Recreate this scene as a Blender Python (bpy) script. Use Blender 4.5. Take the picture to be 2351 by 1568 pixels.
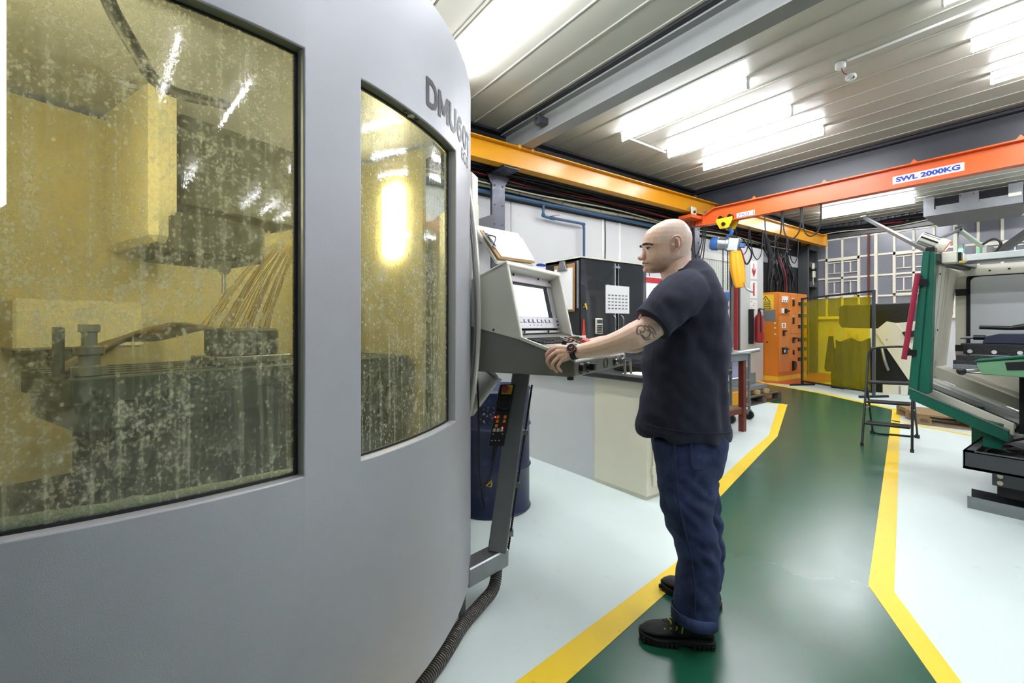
import bpy, bmesh, math, random
from mathutils import Vector, Matrix, noise
random.seed(7)
for o in list(bpy.data.objects): bpy.data.objects.remove(o)
SC = bpy.context.scene
COL = SC.collection
# ------------------------------------------------------------------ camera
# world axes follow the hall: +x along the crane runway, +y towards the runway wall
YAW = math.radians(35.9); CY, SY = math.cos(YAW), math.sin(YAW)
FPX, EYE, HORIZON, CX = 1044.0, 1.33, 750.0, 1175.5
cam_d = bpy.data.cameras.new('camera'); cam = bpy.data.objects.new('camera', cam_d); COL.objects.link(cam)
cam.location = (0, 0, EYE); cam.rotation_euler = (math.pi/2, 0, -YAW)
cam_d.sensor_width = 36; cam_d.lens = 36*FPX/2351; cam_d.shift_y = -(784-HORIZON)/2351; cam_d.clip_start = .05
SC.camera = cam
# ------------------------------------------------------------------ world, exposure
w = bpy.data.worlds.new('world'); SC.world = w; w.use_nodes = True
w.node_tree.nodes['Background'].inputs[0].default_value = (.75, .85, 1, 1)
w.node_tree.nodes['Background'].inputs[1].default_value = .35
SC.view_settings.view_transform = 'Standard'; SC.view_settings.look = 'None'
SC.view_settings.gamma = 1; SC.view_settings.use_curve_mapping = False
SC.view_settings.exposure = 2.55
TUBE_POWER = 15.0
# ------------------------------------------------------------------ helpers
def W(l, f, z=0): return Vector((CY*l+SY*f, -SY*l+CY*f, z))       # (right, forward, up) seen from the photographer -> hall
def P(x, y, d): return W((x-CX)/FPX*d, d, EYE-(y-HORIZON)/FPX*d)
def PU(x, y, u): return P(x, y, u/(SY+CY*(x-CX)/FPX))
def PV(x, y, v): return P(x, y, v/(CY-SY*(x-CX)/FPX))
def PF(x, y): return P(x, y, FPX*EYE/(y-HORIZON))
def V3(*a): return Vector(a)
ORI = {}
class MB:
    def __init__(s): s.v = []; s.f = []; s.uv = None
    def add(s, vs, fs):
        o = len(s.v); s.v += [Vector(p) for p in vs]; s.f += [tuple(i+o for i in q) for q in fs]; return s
    def hexa(s, p): return s.add(p, [(0,3,2,1),(4,5,6,7),(0,1,5,4),(1,2,6,5),(2,3,7,6),(3,0,4,7)])
    def box(s, a, b):
        (x0,y0,z0),(x1,y1,z1) = a, b
        return s.hexa([(x0,y0,z0),(x1,y0,z0),(x1,y1,z0),(x0,y1,z0),(x0,y0,z1),(x1,y0,z1),(x1,y1,z1),(x0,y1,z1)])
    def obox(s, c, ax, ay, az):
        c, ax, ay, az = map(Vector, (c, ax, ay, az))
        return s.hexa([c-ax-ay-az, c+ax-ay-az, c+ax+ay-az, c-ax+ay-az, c-ax-ay+az, c+ax-ay+az, c+ax+ay+az, c-ax+ay+az])
    def bar(s, p, q, wd, ht, up=(0,0,1)):
        p, q, up = Vector(p), Vector(q), Vector(up); d = (q-p).normalized()
        sd = d.cross(up)
        if sd.length < 1e-4: sd = d.cross(Vector((1,0,0)))
        sd.normalize(); u2 = sd.cross(d).normalized()
        return s.obox((p+q)/2, (q-p)/2, sd*wd/2, u2*ht/2)
    def prism(s, poly, vec):
        poly = [Vector(p) for p in poly]; vec = Vector(vec); n = len(poly)
        return s.add(poly+[p+vec for p in poly], [tuple(range(n))[::-1], tuple(range(n, 2*n))]+[(i,(i+1)%n,n+(i+1)%n,n+i) for i in range(n)])
    def loft(s, rings, cap=True, closed=False):
        n = len(rings[0]); vs = [p for r in rings for p in r]; fs = []; m = len(rings)
        for k in range(m if closed else m-1):
            a, b = k*n, ((k+1) % m)*n
            fs += [(a+i, a+(i+1)%n, b+(i+1)%n, b+i) for i in range(n)]
        if cap and not closed: fs += [tuple(range(n))[::-1], tuple(range((m-1)*n, m*n))]
        return s.add(vs, fs)
    def tube(s, pts, r, n=8, cap=True, closed=False):
        pts = [Vector(p) for p in pts]; m = len(pts); rs = r if isinstance(r, (list, tuple)) else [r]*m
        rings = []; ref = None
        for i, p in enumerate(pts):
            a = pts[(i-1) % m] if (closed or i > 0) else p
            b = pts[(i+1) % m] if (closed or i < m-1) else p
            d = (b-a).normalized()
            if ref is None:
                ref = Vector((0,0,1)) if abs(d.z) < .9 else Vector((1,0,0))
            e = d.cross(ref)
            if e.length < 1e-5: e = d.cross(Vector((0,1,0.3)))
            e.normalize(); g = e.cross(d).normalized(); ref = g
            rings.append([p+(e*math.cos(t)+g*math.sin(t))*rs[i] for t in [2*math.pi*k/n for k in range(n)]])
        return s.loft(rings, cap, closed)
    def cyl(s, p, q, r, n=16, r2=None): return s.tube([p, q], [r, r if r2 is None else r2], n)
    def lathe(s, c, prof, n=24, axis=(0,0,1)):
        c, ax = Vector(c), Vector(axis).normalized()
        e = ax.cross(Vector((0,0,1)) if abs(ax.z) < .9 else Vector((1,0,0))).normalized(); g = ax.cross(e)
        return s.loft([[c+ax*h+(e*math.cos(2*math.pi*k/n)+g*math.sin(2*math.pi*k/n))*max(r, 1e-4) for k in range(n)] for r, h in prof])
    def sph(s, c, r, n=12, m=8, ax=None):
        c = Vector(c); r = (r,r,r) if not isinstance(r, (tuple, list)) else r
        X, Y, Z = ax if ax else (Vector((1,0,0)), Vector((0,1,0)), Vector((0,0,1)))
        return s.loft([[c+X*(r[0]*math.sin(a)*math.cos(t))+Y*(r[1]*math.sin(a)*math.sin(t))+Z*(r[2]*math.cos(a)) for t in [2*math.pi*k/n for k in range(n)]]
                       for a in [math.pi*(.02+.96*j/m) for j in range(m+1)]])
    def mesh(s, name, off=(0,0,0), smooth=None, normals=True):
        off = Vector(off); me = bpy.data.meshes.new(name)
        me.from_pydata([p-off for p in s.v], [], s.f); me.update()
        if normals:
            bm = bmesh.new(); bm.from_mesh(me); bmesh.ops.recalc_face_normals(bm, faces=bm.faces); bm.to_mesh(me); bm.free()
        if smooth is not None:
            me.shade_smooth(); me.set_sharp_from_angle(angle=math.radians(smooth))
        return me
    def base(s):
        xs = [p.x for p in s.v]; ys = [p.y for p in s.v]; zs = [p.z for p in s.v]
        return Vector(((min(xs)+max(xs))/2, (min(ys)+max(ys))/2, min(zs)))
    def build(s, name, mat, parent=None, smooth=None, bev=0, label=None, seg=1, normals=True):
        off = ORI[parent] if parent is not None else s.base()
        me = s.mesh(name, off, smooth, normals); o = bpy.data.objects.new(name, me); COL.objects.link(o)
        if mat: me.materials.append(MT[mat] if isinstance(mat, str) else mat)
        if parent is not None: o.parent = parent
        else: o.location = off
        ORI[o] = off
        if bev:
            md = o.modifiers.new('bevel', 'BEVEL'); md.width = bev; md.segments = seg; md.limit_method = 'ANGLE'; md.angle_limit = math.radians(40)
        if label: o['label'] = label
        return o
def tag(o, label, cat, group=None, kind=None):
    o['label'] = label; o['category'] = cat
    if group: o['group'] = group
    if kind: o['kind'] = kind
    return o
def struct(o): o['kind'] = 'structure'; return o
def thing(name, label, cat, loc, group=None):
    o = bpy.data.objects.new(name, None); COL.objects.link(o); o.location = loc; ORI[o] = Vector(loc); o.empty_display_size = .1
    return tag(o, label, cat, group)
def dup(root, delta, label=None):
    def rec(o, par):
        c = o.copy(); COL.objects.link(c); c.parent = par
        if par is None: c.location = o.location+Vector(delta); ORI[c] = ORI[o]+Vector(delta)
        for ch in [x for x in list(bpy.data.objects) if x.parent == o]: rec(ch, c)
        return c
    r = rec(root, None)
    if label: r['label'] = label
    return r
def shared(me, name, mat, parent, loc):                     # a piece that shares its mesh with its likes
    o = bpy.data.objects.new(name, me); COL.objects.link(o); o.parent = parent
    o.location = Vector(loc)-ORI[parent]; ORI[o] = Vector(loc)
    return o
def arc(c, r, a0, a1, n, ex, ey):
    return [Vector(c)+Vector(ex)*(r*math.cos(a0+(a1-a0)*k/n))+Vector(ey)*(r*math.sin(a0+(a1-a0)*k/n)) for k in range(n+1)]
def smooth_path(pts, n=6):
    pts = [Vector(p) for p in pts]; out = []
    for i in range(len(pts)-1):
        p0 = pts[max(i-1, 0)]; p1 = pts[i]; p2 = pts[i+1]; p3 = pts[min(i+2, len(pts)-1)]
        for k in range(n):
            t = k/n
            out.append(.5*((2*p1)+(p2-p0)*t+(2*p0-5*p1+4*p2-p3)*t*t+(3*p1-p0-3*p2+p3)*t**3))
    return out+[pts[-1]]
TXT = {}
def text2d(s, bold=0.0):
    k = (s, bold)
    if k not in TXT:
        cu = bpy.data.curves.new('t', 'FONT'); cu.body = s; cu.size = 1; cu.offset = bold; cu.resolution_u = 3
        o = bpy.data.objects.new('t', cu); COL.objects.link(o)
        dg = bpy.context.evaluated_depsgraph_get(); e = o.evaluated_get(dg); me = e.to_mesh()
        vs = [v.co.copy() for v in me.vertices]; fs = [tuple(p.vertices) for p in me.polygons]; e.to_mesh_clear()
        bpy.data.objects.remove(o); bpy.data.curves.remove(cu)
        x0 = min(v.x for v in vs); x1 = max(v.x for v in vs); y0 = min(v.y for v in vs); y1 = max(v.y for v in vs)
        TXT[k] = ([((v.x-x0)/(y1-y0), (v.y-y0)/(y1-y0)) for v in vs], fs, (x1-x0)/(y1-y0))
    return TXT[k]
def lettering(s, origin, ex, ey, height, width=None, bold=.02):     # flat letters: lower-left corner, reading and up directions
    vs, fs, asp = text2d(s, bold); kx = (width/asp if width else height)
    o, ex, ey = Vector(origin), Vector(ex).normalized(), Vector(ey).normalized()
    m = MB(); m.add([o+ex*(a*kx)+ey*(b*height) for a, b in vs], fs); return m
# ------------------------------------------------------------------ materials
MT = {}
def lin(h):
    h = h.lstrip('#'); c = [int(h[i:i+2], 16)/255 for i in (0,2,4)]
    return tuple(x/12.92 if x <= .04045 else ((x+.055)/1.055)**2.4 for x in c)
def M(name, col, rough=.5, metal=0, var=.0, vs=6, bump=0, bs=80, st=(1,1,1), spec=.5, coat=0, em=None, es=0, dirt=None, ds=3, da=.5, rv=0):
    m = bpy.data.materials.new(name); m.use_nodes = True; nt = m.node_tree; nd, lk = nt.nodes, nt.links
    b = nd['Principled BSDF']; c = lin(col)
    b.inputs['Base Color'].default_value = (*c, 1); b.inputs['Roughness'].default_value = rough; b.inputs['Metallic'].default_value = metal
    b.inputs['Specular IOR Level'].default_value = spec; b.inputs['Coat Weight'].default_value = coat
    if em: b.inputs['Emission Color'].default_value = (*lin(em), 1); b.inputs['Emission Strength'].default_value = es
    if var or bump or dirt or rv:
        tc = nd.new('ShaderNodeTexCoord'); mp = nd.new('ShaderNodeMapping'); mp.inputs['Scale'].default_value = st
        lk.new(tc.outputs['Object'], mp.inputs['Vector'])
        def nz(sc, det=4):
            n = nd.new('ShaderNodeTexNoise'); n.inputs['Scale'].default_value = sc; n.inputs['Detail'].default_value = det
            lk.new(mp.outputs[0], n.inputs['Vector']); return n
        out = None
        if var:
            n = nz(vs); mx = nd.new('ShaderNodeMix'); mx.data_type = 'RGBA'
            mx.inputs['A'].default_value = (*[x*(1-var) for x in c], 1); mx.inputs['B'].default_value = (*[min(x*(1+var), 1) for x in c], 1)
            lk.new(n.outputs['Fac'], mx.inputs['Factor']); out = mx.outputs['Result']
        if dirt:
            n = nz(ds, 8); rp = nd.new('ShaderNodeValToRGB'); rp.color_ramp.elements[0].position = 1-da; rp.color_ramp.elements[1].position = min(1-da+.12, 1)
            lk.new(n.outputs['Fac'], rp.inputs[0]); mx = nd.new('ShaderNodeMix'); mx.data_type = 'RGBA'
            mx.inputs['A'].default_value = (*c, 1); mx.inputs['B'].default_value = (*lin(dirt), 1)
            if out: lk.new(out, mx.inputs['A'])
            lk.new(rp.outputs[0], mx.inputs['Factor']); out = mx.outputs['Result']
        if out: lk.new(out, b.inputs['Base Color'])
        if rv:
            n = nz(vs*1.7); mr = nd.new('ShaderNodeMapRange'); mr.inputs['To Min'].default_value = max(rough-rv, .02); mr.inputs['To Max'].default_value = rough+rv
            lk.new(n.outputs['Fac'], mr.inputs['Value']); lk.new(mr.outputs[0], b.inputs['Roughness'])
        if bump:
            n = nz(bs, 3); bp = nd.new('ShaderNodeBump'); bp.inputs['Strength'].default_value = bump; bp.inputs['Distance'].default_value = .01
            lk.new(n.outputs['Fac'], bp.inputs['Height']); lk.new(bp.outputs[0], b.inputs['Normal'])
    MT[name] = m; return m
M('mint', '#d2dfdd', .38, var=.05, vs=2.5, bump=.02, bs=30, dirt='#c6d3d0', ds=9, da=.34, rv=.06, coat=.0)
M('green_floor', '#1c5540', .24, var=.25, vs=3, bump=.015, bs=25, rv=.05, coat=.0, spec=.6)
M('yellow_floor', '#f2cd27', .4, var=.06, vs=9, dirt='#b7952c', ds=14, da=.33)
M('red_floor', '#c0562a', .35, var=.1, vs=4)
M('white_wall', '#cdcece', .6, var=.05, vs=2, dirt='#b5b5b0', ds=4, da=.3)
M('grey_wall', '#55585b', .7, var=.05)
M('dark_wall', '#2c2d31', .7, var=.15)
M('ceil', '#aaa89b', .38, var=.05, vs=3, dirt='#98948a', ds=6, da=.3, st=(1,.3,1))
M('ceil_gap', '#4f4e48', .8)
M('black_trim', '#1f2023', .6)
M('steel_dark', '#4c4f50', .42, var=.15, vs=4, bump=.05, bs=120)
M('steel_col', '#4b4c55', .3, metal=.4, var=.3, vs=9, rv=.12)
M('beam_grey', '#7d807d', .34, var=.1, vs=4, bump=.05, bs=120)
M('vent_grey', '#707274', .38, metal=.5, var=.12, vs=8)
M('arm_grey', '#858f80', .4)
M('girder', '#3d4046', .35, var=.15, vs=3)
M('yellow_beam', '#cf9014', .3, var=.08, vs=5, bump=.03, bs=20)
M('orange_beam', '#da5f26', .32, var=.05, vs=4)
M('yellow_paint', '#e8c52c', .4, var=.06)
M('white_paint', '#ebebe6', .5)
M('lens_white', '#ffffff', .4)
M('fix_white', '#e6e6e2', .5)
M('blue_pipe', '#33597c', .4, var=.12)
M('blue_paint', '#2f5f9e', .35, var=.12)
M('text_blue', '#2743a8', .5)
M('text_black', '#15151a', .5)
M('text_dark', '#0f0f13', .45)
M('sign_white', '#f2f2f0', .5)
M('sign_red', '#c0242c', .5)
M('cable_black', '#17171a', .5)
M('cable_red', '#8d2530', .5)
M('cable_white', '#c6c0a8', .5)
M('galv', '#9fa3a5', .35, metal=.7, var=.15, vs=20)
M('chrome', '#d0d0d0', .12, metal=1)
M('steel', '#8f9294', .35, metal=.8, var=.2, vs=14)
M('steel_plate', '#82868a', .42, metal=.5, var=.2, vs=8)
M('black_plastic', '#151517', .35)
M('black_rubber', '#1a1a1b', .6)
M('black_cab', '#1c1c1f', .5, var=.2, vs=10)
M('orange_cab', '#d97e1e', .38, var=.06, vs=4)
M('orange_line', '#b5661a', .5)
M('wood', '#8c7350', .75, var=.3, vs=10, st=(1,6,6), bump=.15, bs=60)
M('wood_dark', '#4f443a', .8, var=.4, vs=10, bump=.2, bs=60)
M('wood_light', '#b99a68', .7, var=.2, vs=9, st=(1,5,5), bump=.1)
M('cardboard', '#a98a60', .8, var=.1)
M('cream', '#e3dfce', .4, var=.04, vs=5)
M('frame_cream', '#f0ebd8', .5, var=.05)
M('green_paint', '#17604d', .35, var=.12, vs=10, dirt='#6f6a5a', ds=20, da=.28)
M('green_light', '#6d9a76', .4, var=.08)
M('maroon', '#9b2340', .35)
M('red_paint', '#a3262b', .35)
M('redbrown', '#6e2f24', .5, var=.15, dirt='#c9b9a8', ds=40, da=.3)
M('beige_cab', '#dcd7c2', .4, var=.05, vs=5)
M('machine_grey', '#a6a8ae', .42, metal=.15, var=.04, vs=6, bump=.06, bs=350, rv=.06)
M('machine_reveal', '#6c6e5c', .5)
M('machine_beige', '#d6d6c8', .4, var=.03)
M('console_grey', '#77776f', .42, var=.06, bump=.05, bs=300)
M('console_top', '#8a8a84', .45)
M('silver', '#b9bac0', .32, metal=.55)
M('handle_silver', '#d2cfc6', .25, metal=.5)
M('screen', '#dfe4f0', .08, em='#e8eeff', es=.13)
M('drum_blue', '#1d2648', .38, var=.15, vs=6, dirt='#3a4466', ds=9, da=.36)
M('orange_key', '#f08a24', .45)
M('red_btn', '#d2402f', .35)
M('led_green', '#40e080', .3, em='#30ff90', es=4)
M('lamp_lens', '#fff2e0', .3, em='#fff0d8', es=7)
M('tube_glow', '#ffffff', .4, em='#f4f7ff', es=TUBE_POWER)
M('paper', '#f1f1f2', .7)
M('clipboard', '#b98a55', .6, var=.1)
M('chips', '#3a3a3c', .35, metal=.5, var=.6, vs=120, bump=.8, bs=160, dirt='#b9b6ac', ds=60, da=.36)
M('dark_void', '#0c0d10', .7)
M('denim_thread', '#a98f6a', .7)
# ================================================================== the hall
UE, VB, ZC = 15.0, 5.75, 4.23                               # end wall, runway wall, ceiling
m = MB().box((-5.2,-11.2,-.2), (UE+.2, VB+.2, 0)); floor = struct(m.build('floor', 'mint'))
def flat(pts, z0, z1, name, mat, parent=floor, label=None):
    m = MB(); m.prism([(p[0], p[1], z0) for p in pts], (0,0,z1-z0)); return m.build(name, mat, parent, label=label)
Lr = [(-4.5,.33),(1.159,1.256),(1.974,1.39),(3.333,1.905),(4.959,2.342),(5.837,2.577),(8.355,3.528)]
Ll = [(-4.5,.46),(1.005,1.368),(2.298,1.54),(3.648,2.108),(4.9,2.44),(5.797,2.66),(8.328,3.656)]
Rl = [(.3,-.85),(2.279,.446),(2.85,.818),(8.771,2.222),(9.2,2.33)]
Rr = [(.4,-.92),(2.355,.391),(2.885,.722),(8.8,2.13),(9.25,2.24)]
FL = [(11.6,5.75),(11.02,5.2),(10.28,3.76),(9.2,2.33)]
flat(Lr+[(8.3,5.7)]+[(11.6,5.75)]+FL[1:]+Rl[::-1]+[(-4.5,-3.9)], -.01, .0015, 'walkway_paint', 'green_floor', label='dark green painted walkway')
def strip(a, b, name='line_marking', z=.003):
    for i in range(len(a)-1): flat([a[i], a[i+1], b[i+1], b[i]], -.01, z, name, 'yellow_floor')
strip(Lr, Ll); strip(Rl, Rr)
strip(FL, [(11.7,5.7),(11.12,5.13),(10.38,3.7),(9.3,2.28)])
strip([(8.328,3.656),(8.2,3.75)], [(8.40,3.6),(8.26,3.84)])
strip([(8.16,2.07),(7.82,1.19)], [(8.08,2.05),(7.75,1.2)])
strip([(7.82,1.19),(7.6,.4)], [(7.75,1.2),(7.53,.4)])
flat([(11.75,5.74),(11.2,5.2),(11.3,4.62),(14.9,3.9),(14.9,5.74)], -.01, .0015, 'red_floor_paint', 'red_floor')
# runway wall: dark backing, white lining boards, dark band above
m = MB().box((-5.2,VB,0), (UE+.2,VB+.2,ZC+.3)); wall_back = struct(m.build('wall_back', 'dark_wall'))
for a, b in [(-5,-2.6),(-2.6,-.2),(-.2,1.9),(1.9,4.12),(4.12,6.17),(6.17,6.62),(6.62,8.55)]:
    MB().box((a+.006,VB-.03,.02), (b-.006,VB,3.27)).build('wall_panel', 'white_wall', wall_back, bev=.004)
for a in (6.17, 6.62):
    MB().box((a-.022,VB-.045,.02), (a+.022,VB-.03,3.27)).build('cover_strip', 'white_paint', wall_back)
m = MB().box((UE,-11.2,0), (UE+.2,VB+.2,1.6)); m.box((UE,-11.2,3.8),(UE+.2,VB+.2,ZC+.3)); m.box((UE,VB-.09,1.6),(UE+.2,VB+.2,3.8)); m.box((UE,-11.2,1.6),(UE+.2,-3.55,3.8))
wall_end = struct(m.build('wall_end', 'white_wall'))
for i in range(46):                                         # dark corrugated sheet over the windows
    v = VB-.05-i*.145
    MB().prism([(UE-.01,v,3.82),(UE-.05,v-.015,3.82),(UE-.05,v-.075,3.82),(UE-.01,v-.09,3.82)], (0,0,.42)).build('corrugation', 'steel_dark', wall_end)
MB().box((UE-.012,-3.5,3.80),(UE,VB-.02,4.24)).build('sheet', 'girder', wall_end)
struct(MB().box((-5.2,-11.4,0), (UE+.2,-11.2,ZC+.3)).build('wall_right', 'grey_wall'))
struct(MB().box((-5.4,-11.4,0), (-5.2,VB+.2,ZC+.3)).build('wall_front', 'grey_wall'))
# ceiling of long boards
ceiling = struct(MB().box((-5.4,-11.4,ZC+.05), (UE+.2,VB+.2,ZC+.15)).build('ceiling', 'ceil_gap'))
ceiling['label'] = 'ceiling of long off-white boards'
BEAMS = (3.92, 8.98)
pm = None
u = -5.1; k = 0
while u < UE-.05:
    wd = .385
    m = MB(); m.prism([(u+.005,-11.3,ZC+.004),(u+.016,-11.3,ZC),(u+wd-.03,-11.3,ZC),(u+wd-.022,-11.3,ZC-.008),(u+wd-.01,-11.3,ZC-.008),(u+wd-.005,-11.3,ZC+.004),(u+wd-.005,-11.3,ZC+.05),(u+.005,-11.3,ZC+.05)], (0,17.03,0))
    if pm is None:
        o = m.build('ceiling_board', 'ceil', ceiling); pm = o.data; u0 = u
    else:
        o = bpy.data.objects.new('ceiling_board', pm); COL.objects.link(o); o.parent = ceiling; o.location = (u-u0, 0, 0)
    u += wd
# black trims where the ceiling meets wall and beams
struct(MB().box((-5,VB-.1,ZC-.16),(UE,VB,ZC)).build('trim_1', 'black_trim'))
struct(MB().box((-5,VB-.22,ZC-.035),(UE,VB-.1,ZC)).build('trim_2', 'black_trim'))
struct(MB().box((UE-.1,-11,ZC-.02),(UE,VB-.1,ZC)).build('trim_3', 'black_trim'))
# roof beams running across the hall
def ibeam(name, mat, label, cat, x, v0, v1, z0, z1, wb, tf=.02, tw=.014):
    t = thing(name, label, cat, (x, (v0+v1)/2, z0))
    MB().box((x-wb/2,v0,z0),(x+wb/2,v1,z0+tf)).build('bottom_flange', mat, t)
    MB().box((x-wb/2,v0,z1-tf),(x+wb/2,v1,z1)).build('top_flange', mat, t)
    MB().box((x-tw/2,v0,z0+tf),(x+tw/2,v1,z1-tf)).build('web', mat, t)
    return t
rb = ibeam('roof_beam', 'beam_grey', 'dark grey steel roof beam resting on the yellow runway beside the milling machine', 'beam', 3.95, -11.1, 5.6, 3.875, 4.2, .2)
MB().box((3.78,-11.1,4.2),(4.12,5.6,4.228)).build('cover_plate', 'black_trim', rb)
lug = MB(); lug.prism([(3.80,4.62,4.02),(3.80,4.74,4.02),(3.80,4.76,4.1),(3.80,4.70,4.16),(3.80,4.62,4.1)], (.14,0,0)); lug.build('lug', 'girder', rb)
MB().cyl((3.797,4.70,4.09),(3.80,4.70,4.09),.022,14).build('lug_hole', 'black_trim', rb)
g = ibeam('ceiling_girder', 'girder', 'deep dark grey girder behind the orange crane beam', 'beam', 9.0, -11.1, 5.62, 3.72, 4.2, .2)
MB().box((8.84,-11.1,4.2),(9.16,5.62,4.228)).build('cover_plate', 'black_trim', g)
MB().box((8.88,-11.1,4.165),(8.9,5.62,4.2)).build('edge_angle', 'black_trim', g)
# columns of the runway wall
def column(x, label, full=True):
    t = thing('steel_column', label, 'column', (x, 5.5, 0), 'columns of the runway wall')
    MB().box((x-.11,5.485,0),(x+.11,5.505,3.545)).build('flange', 'steel_col', t)
    MB().box((x-.11,5.505,0),(x-.09,5.54,3.545)).build('flange_lip', 'girder', t)
    MB().box((x-.008,5.505,0),(x+.008,5.55,3.545)).build('web', 'girder', t)
    MB().box((x-.14,5.15,3.545),(x+.14,5.54,3.567)).build('cap_plate', 'steel_col', t)
    b = MB().cyl((x-.07,5.478,0),(x-.07,5.485,0),.013,8); me = b.mesh('bolt', (x-.07,5.482,0)); me.materials.append(MT['black_trim'])
    for z in (1.0,1.4,1.8,2.05,2.3,2.62,2.82,3.1,3.38):
        for s in (-.07,.07): shared(me, 'bolt', None, t, (x+s,5.482,z))
    for s in (-1,1): MB().prism([(x+s*.11,5.49,3.54),(x+s*.11,5.49,3.38),(x+s*.2,5.49,3.54)], (0,.015,0)).build('stiffener', 'steel_col', t)
    return t
c1 = column(3.73, 'dark steel column with bolt holes behind the clipboard on the console')
MB().prism([(3.62,5.45,2.55),(3.62,5.45,2.95),(3.26,5.45,2.8),(3.26,5.45,2.5)], (0,.1,0)).build('bracket_box', 'girder', c1)
c2 = column(8.78, 'dark steel column with bolt holes behind the bald man')
c2r = MB(); c2r.box((14.35,5.45,0),(14.42,5.72,3.6)); 
t = thing('wall_stanchion', 'grey steel stanchion with cross pieces in the far corner above the orange cabinet', 'column', (14.55,5.55,0))
for x in (14.2,14.8): MB().box((x-.05,5.45,0),(x+.05,5.7,3.6)).build('post', 'steel_dark', t)
for z in (2.45,3.0,3.5): MB().box((14.25,5.44,z),(14.75,5.5,z+.16)).build('cross_piece', 'steel_dark', t)
sw = thing('wall_switch', 'small cream switch with cable on the grey stanchion in the far corner', 'switch', (14.4,5.42,2.9))
MB().box((14.35,5.38,2.95),(14.45,5.43,3.12)).build('switch_body', 'cream', sw, bev=.01)
MB().box((14.38,5.38,2.72),(14.5,5.43,2.9)).build('socket', 'cream', sw, bev=.01)
MB().tube(smooth_path([(14.44,5.42,2.73),(14.43,5.42,2.6),(14.47,5.42,2.5)]), .012, 6).build('cable', 'cream', sw)
# yellow runway beam
yb = thing('crane_runway', 'long yellow crane runway beam along the wall', 'beam', (5,5.2,3.57))
MB().box((-4.8,5.12,3.568),(14.5,5.28,3.588)).build('bottom_flange', 'yellow_beam', yb, bev=.004)
MB().box((-4.8,5.12,3.855),(14.5,5.28,3.873)).build('top_flange', 'yellow_beam', yb, bev=.004)
MB().box((-4.8,5.193,3.588),(14.5,5.207,3.855)).build('web', 'yellow_beam', yb)
for x in (3.84,4.06):
    MB().sph((x,5.115,3.862),(.03,.02,.03)).build('bolt', 'yellow_beam', yb, smooth=60)
MB().box((14.3,5.28,3.6),(14.32,5.68,3.87)).build('end_bracket', 'yellow_beam', yb)
MB().box((14.24,5.28,3.85),(14.42,5.68,3.87)).build('end_bracket_flange', 'yellow_beam', yb)
MB().box((14.49,5.1,3.56),(14.505,5.3,3.9)).build('end_stop', 'yellow_beam', yb)
# orange bridge beam with its cranked end
XO = 8.33
ob = thing('crane_bridge', 'orange crane bridge beam hung under the yellow runway', 'beam', (XO,2.4,3.31))
lo = [(5.52,3.43),(5.03,3.43),(4.95,3.31),(-10.8,3.31)]; hi = [(5.52,3.62),(5.03,3.55),(4.82,3.62),(-10.8,3.62)]
hi = [(5.52,3.53),(5.05,3.50),(4.80,3.62),(-10.8,3.62)]; lo = [(5.52,3.36),(5.03,3.32),(4.9,3.31),(-10.8,3.31)]
MB().prism([(XO-.007,v,z) for v, z in lo+hi[::-1]], (.014,0,0)).build('web', 'orange_beam', ob)
m = MB()
for i in range(3): m.hexa([(XO-.075,lo[i][0],lo[i][1]),(XO+.075,lo[i][0],lo[i][1]),(XO+.075,lo[i+1][0],lo[i+1][1]),(XO-.075,lo[i+1][0],lo[i+1][1]),(XO-.075,lo[i][0],lo[i][1]+.02),(XO+.075,lo[i][0],lo[i][1]+.02),(XO+.075,lo[i+1][0],lo[i+1][1]+.02),(XO-.075,lo[i+1][0],lo[i+1][1]+.02)])
m.build('bottom_flange', 'orange_beam', ob)
m = MB()
for i in range(3): m.hexa([(XO-.075,hi[i][0],hi[i][1]-.018),(XO+.075,hi[i][0],hi[i][1]-.018),(XO+.075,hi[i+1][0],hi[i+1][1]-.018),(XO-.075,hi[i+1][0],hi[i+1][1]-.018),(XO-.075,hi[i][0],hi[i][1]),(XO+.075,hi[i][0],hi[i][1]),(XO+.075,hi[i+1][0],hi[i+1][1]),(XO-.075,hi[i+1][0],hi[i+1][1])])
m.build('top_flange', 'orange_beam', ob)
MB().box((XO-.075,5.02,3.34),(XO+.075,5.035,3.5)).build('stiffener', 'orange_beam', ob)
for v in (4.1,3.0,1.9,.9): MB().prism([(XO-.05,v,3.62),(XO-.05,v-.09,3.62),(XO-.05,v-.045,3.675)], (.02,0,0)).build('cleat', 'orange_beam', ob)
for du in (-.28,.3):
    MB().box((XO+du-.09,5.085,3.50),(XO+du+.09,5.1,3.66)).build('carriage_plate', 'cable_white' if du < 0 else 'orange_beam', ob, bev=.02)
    MB().cyl((XO+du,5.06,3.56),(XO+du,5.09,3.56),.025,12).build('axle_nut', 'black_trim', ob)
    MB().cyl((XO+du-.05,5.1,3.62),(XO+du-.05,5.18,3.62),.045,14).build('wheel', 'galv', ob, smooth=40)
MB().box((XO-.42,5.06,3.44),(XO+.45,5.34,3.5)).build('end_carriage', 'orange_beam', ob)
def plate(txt, a, b, z0, z1, mat, name, par, tw=None, bold=.03):
    MB().box((XO-.011,b,z0),(XO-.0072,a,z1)).build(name, 'sign_white', par)
    h = (z1-z0)*.66
    lettering(txt, (XO-.0125, a-(a-b)*.05, z0+(z1-z0)*.18), (0,-1,0), (0,0,1), h, (a-b)*.9, bold).build('lettering', mat, par)
plate('SWL 2000KG', 2.10, 1.355, 3.385, 3.495, 'text_blue', 'load_plate', ob, bold=.05)
plate('750:1', 4.388, 4.06, 3.33, 3.43, 'text_blue', 'number_plate', ob, bold=.0)
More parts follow.
